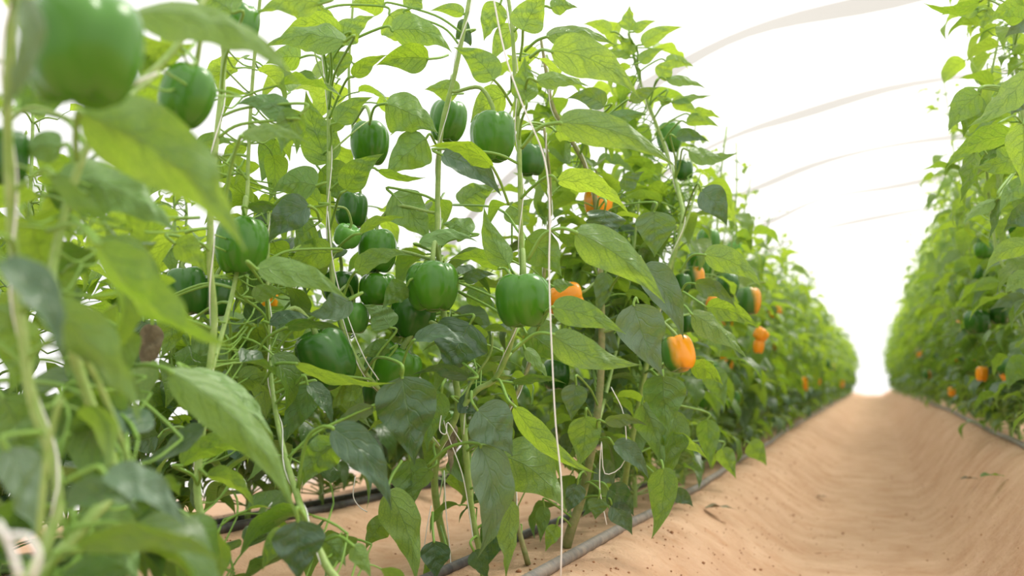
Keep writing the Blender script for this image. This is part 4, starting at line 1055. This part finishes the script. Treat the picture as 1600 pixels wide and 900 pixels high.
for row in [
 (1532, 2, 1440, 3, 18, 2.2, 'T', -.12, D(age=.4)), (1530, 18, 1470, 24, 24, 2.3, 'U', .1, D(age=.5)), (1545, 8, 1535, 45, 30, 2.3, 'U', 0, D(age=.6)),
 (1600, 10, 1545, 35, 30, 2.2, 'U', .1, D(age=.5)), (1600, 30, 1560, 30, 30, 2.1, 'U', .1, D(age=.5)),
 (1612, 30, 1570, 60, 30, 2.2, 'T', .1, D()), (1620, 10, 1590, -10, 40, 2.2, 'U', .1, D()),
 (1532, 146, 1482, 205, 44, 2.2, 'U', .08, D(age=.5)), (1530, 148, 1505, 215, 34, 2.25, 'T', .05, D(age=.3)), (1505, 146, 1481, 168, 12, 2.3, 'U', 0, D()),
 (1606, 108, 1512, 198, 40, 2.0, 'U', -.08, D(age=.35)), (1556, 196, 1508, 212, 28, 2.2, 'U', -.1, D(age=.4)),
 (1585, 214, 1477, 266, 34, 2.05, 'U', .14, D(age=.35)), (1592, 238, 1524, 262, 40, 2.0, 'U', -.1, D(age=.4)),
 (1522, 236, 1500, 316, 26, 2.15, 'T', .05, D(age=.3)), (1600, 192, 1597, 292, 50, 1.8, 'U', 0, D(age=.5)),
 (1608, 280, 1562, 332, 30, 2.0, 'U', .1, D(age=.2)), (1556, 313, 1503, 352, 18, 2.2, 'U', .1, D(age=.2)), (1560, 310, 1545, 375, 14, 2.2, 'T', .05, D()),
 (1610, 384, 1540, 425, 30, 2.2, 'U', .16, D(age=.4)), (1612, 330, 1568, 362, 34, 2.2, 'T', .1, D()), (1610, 430, 1570, 460, 30, 2.3, 'U', .1, D(age=.4)),
 (1600, 150, 1580, 180, 30, 2.3, 'T', .05, D()), (1545, 250, 1580, 205, 30, 2.4, 'U', .1, D()),
 (1590, 330, 1560, 300, 34, 2.6, 'U', .1, D(age=.6)), (1545, 290, 1580, 320, 34, 2.7, 'U', .1, D(age=.6)),
 (1604, 470, 1545, 485, 24, 2.8, 'T', .1, D()), (1560, 440, 1515, 460, 20, 3., 'U', .1, D()), (1606, 560, 1575, 610, 34, 3., 'U', .1, D()),
 (1540, 240, 1490, 200, 16, 2.9, 'U', .1, D(age=.7)), (1500, 270, 1455, 275, 10, 3.2, 'U', .1, D(age=.7)),
]: hero_leaf(pR, *row[:8], **row[8])

merge_extra()

# ------------------------------------------------------------------ twines
twine([at(768, -20, 1.6), at(788, 80, 1.6), at(815, 160, 1.6), at(850, 245, 1.6), at(859, 330, 1.6), at(858, 420, 1.6), at(861, 520, 1.6), at(868, 660, 1.6), at(878, 770, 1.6), at(876, 910, 1.6)], 'long white cord falling past the sharp round pepper to the ground', .0014)
def wound(path, rad, pitch, label, r=.001):
    pts, L, ph = [], 0, RNG.uniform(0, 6)
    path = [p for p in path]
    for a, b in zip(path, path[1:]):
        n = max(1, int((b - a).length / .012))
        t = (b - a).normalized(); s = t.cross(Vector((0, 1, 0))).normalized(); q = t.cross(s)
        for k in range(n):
            L2 = L + (b - a).length * k / n; an = 2 * PI * L2 / pitch + ph
            pts.append(a.lerp(b, k / n) + (s * math.cos(an) + q * math.sin(an)) * rad)
        L += (b - a).length
    return twine(pts, label, r, 5, 0)
names = ['white twine wound on the blurred stem at the left edge', 'white twine spiralling up the pale ribbed stem at left', 'white twine around the low green stem left of centre', 'white twine climbing the slanted stem above the middle fruit cluster',
         'white twine running up the central stem over the round pepper', 'white twine on the thin bare stalk', 'white twine on the woody plant between the hoses', 'white twine on the tall bright-topped plant']
for (p, paths), nm in zip(NEAR, names):
    pa = paths[0]; wound(pa[len(pa) // 4:], .0062, .22, nm)
wound(NEAR[3][1][1], .0056, .3, 'white twine spiralling round the straight stem left of the cluster')
twine([at(512, 330, 1.85), at(522, 420, 1.84), at(545, 500, 1.84), at(570, 560, 1.83), at(592, 594, 1.83)], 'white twine slanting across below the small light green pepper')
twine([at(690, 645, 1.88), at(700, 680, 1.88), at(722, 740, 1.87), at(733, 800, 1.88), at(740, 848, 1.88)], 'loose white twine end beside the fork of the central plants')
twine([at(674, 790, 1.93), at(668, 820, 1.92), at(662, 860, 1.93)], 'short white twine end tied round the green stem base')
twine([at(694, 735, 1.94), at(697, 800, 1.94), at(702, 850, 1.95), at(706, 905, 1.95)], 'thin white twine hanging to the ground right of the green stem base')
twine([at(690, 645, 1.86), at(687, 672, 1.85), at(697, 678, 1.85), at(700, 660, 1.86), at(720, 690, 1.86)], 'knotted white twine loop at the plant fork')
twine([at(425, 785, 1.5), at(412, 805, 1.5), at(414, 818, 1.5), at(430, 815, 1.5), at(436, 800, 1.5)], 'small white twine loop near the low stem at left')
twine([at(555, 745, 1.9), at(552, 775, 1.9), at(562, 792, 1.9), at(574, 800, 1.9)], 'white twine tail over the back bed')
twine([at(955, 605, 2.1), at(975, 650, 2.1), at(976, 720, 2.1), at(945, 740, 2.1), at(940, 690, 2.1), at(937, 760, 2.1), at(948, 820, 2.1)], 'white twine hanging through the leaves of the woody plant')
twine([at(-5, 815, .62), at(15, 850, .62), at(32, 905, .62)], 'thick blurred white cord in the bottom left corner', .0021)
twine([at(15, 836, .62), at(45, 840, .62), at(60, 868, .62), at(50, 905, .62)], 'blurred white cord loop in the bottom left corner', .0019)
twine([at(122, 865, 1.2), at(95, 872, 1.2), at(88, 888, 1.2), at(104, 898, 1.2), at(118, 895, 1.2)], 'white cord curl lying near the bottom left corner', .002)
twine([at(245, 115, .98), at(215, 128, .97), at(190, 150, .96), at(172, 172, .95)], 'taut white cord below the largest blurred pepper', .0016)

# ------------------------------------------------------------------ dry leaf, fallen leaves, clods
def flat_leaf(x, y, L, az, mat, label, curl=.3):
    n = 12; t = np.linspace(0, 1, n + 1)
    d = np.array((math.cos(az), math.sin(az), 0.)); s = np.array((-math.sin(az), math.cos(az), 0.))
    z0 = max(gz(x, y), gz(x + d[0] * L, y + d[1] * L)) + .004
    mid = np.array((x, y, z0))[None] + d[None] * (t * L)[:, None] + np.array((0, 0, 1.))[None] * (np.sin(PI * t) * .05 * L)[:, None]
    V, Fc, uv = blade(mid, np.tile(s, (n + 1, 1)), np.tile(np.array((0, 0, 1.)), (n + 1, 1)), L * .22, n, 6, curl, .2, 2.2, x * 7, .06)
    me = mesh_np('fallen_leaf', V, Fc[:, ::-1], uv, np.tile(np.array((.3, .2)), (len(V), 1)), [mat])
    return tag(obj('fallen_leaf', me), label, 'leaf', 'fallen leaves on the path')
def on_ground(px, py):
    d = (F + R * ((px - 800) / FPX) + U * ((450 - py) / FPX)); t = .5
    while t < 40:
        p = CAM + d * t
        if p.z < gz(p.x, p.y): return p
        t += .005
    return p
p = on_ground(1535, 802); flat_leaf(p.x, p.y, .09, .5, LEAF, 'green fallen leaf on the right slope of the path')
p = on_ground(1502, 792); flat_leaf(p.x, p.y, .07, .2, DRY, 'dry curled leaf beside the green fallen leaf')
p = on_ground(1275, 778); flat_leaf(p.x, p.y, .06, -.2, DRY, 'small brown leaf scrap on the left half of the path')
p = on_ground(1100, 797); flat_leaf(p.x, p.y, .10, .1, DRY, 'brown dead leaf half buried on the shoulder of the left bed')
hl = [(236, 505, 222, 590, 40, 1.5)]
o = hero_leaf(pB, 238, 505, 218, 598, 34, 1.45, 'U', .02, age=0); o.data.materials[0] = DRY
o = hero_leaf(pD, 708, 660, 704, 740, 20, 2.0, 'U', .02, age=0); o.data.materials[0] = DRY
r = random.Random(77); Vs, Fs, off = [], [], 0
ico = [(0, 0, 1), (.9, 0, .3), (.25, .85, .3), (-.7, .5, .3), (-.7, -.5, .3), (.25, -.85, .3), (.7, .5, -.3), (-.3, .85, -.3), (-.9, 0, -.3), (-.3, -.85, -.3), (.7, -.5, -.3), (0, 0, -1)]
icf = [(0, 1, 2), (0, 2, 3), (0, 3, 4), (0, 4, 5), (0, 5, 1), (1, 6, 2), (2, 7, 3), (3, 8, 4), (4, 9, 5), (5, 10, 1), (6, 7, 2), (7, 8, 3), (8, 9, 4), (9, 10, 5), (10, 6, 1), (11, 7, 6), (11, 8, 7), (11, 9, 8), (11, 10, 9), (11, 6, 10)]
for _ in range(1800):
    y = 1.3 + 6 * r.random() ** 1.6; x = r.choice((r.gauss(-.62, .14), r.gauss(-.42, .12), r.uniform(-.5, .6), r.gauss(-1.5, .2)))
    s = r.uniform(.0009, .0032) * (2.0 if r.random() < .06 else 1)
    z = gz(x, y) + s * .4
    for v in ico: Vs.append((x + v[0] * s * r.uniform(.8, 1.4), y + v[1] * s * r.uniform(.8, 1.4), z + v[2] * s * .8))
    Fs += [(a + off, b + off, c + off) for a, b, c in icf]; off += 12
tag(obj('soil_clods', mesh_np('soil_clods', np.array(Vs), np.array(Fs), mats=[CLOD])), 'loose crumbs of reddish soil scattered over the beds and path', 'soil', kind='stuff')
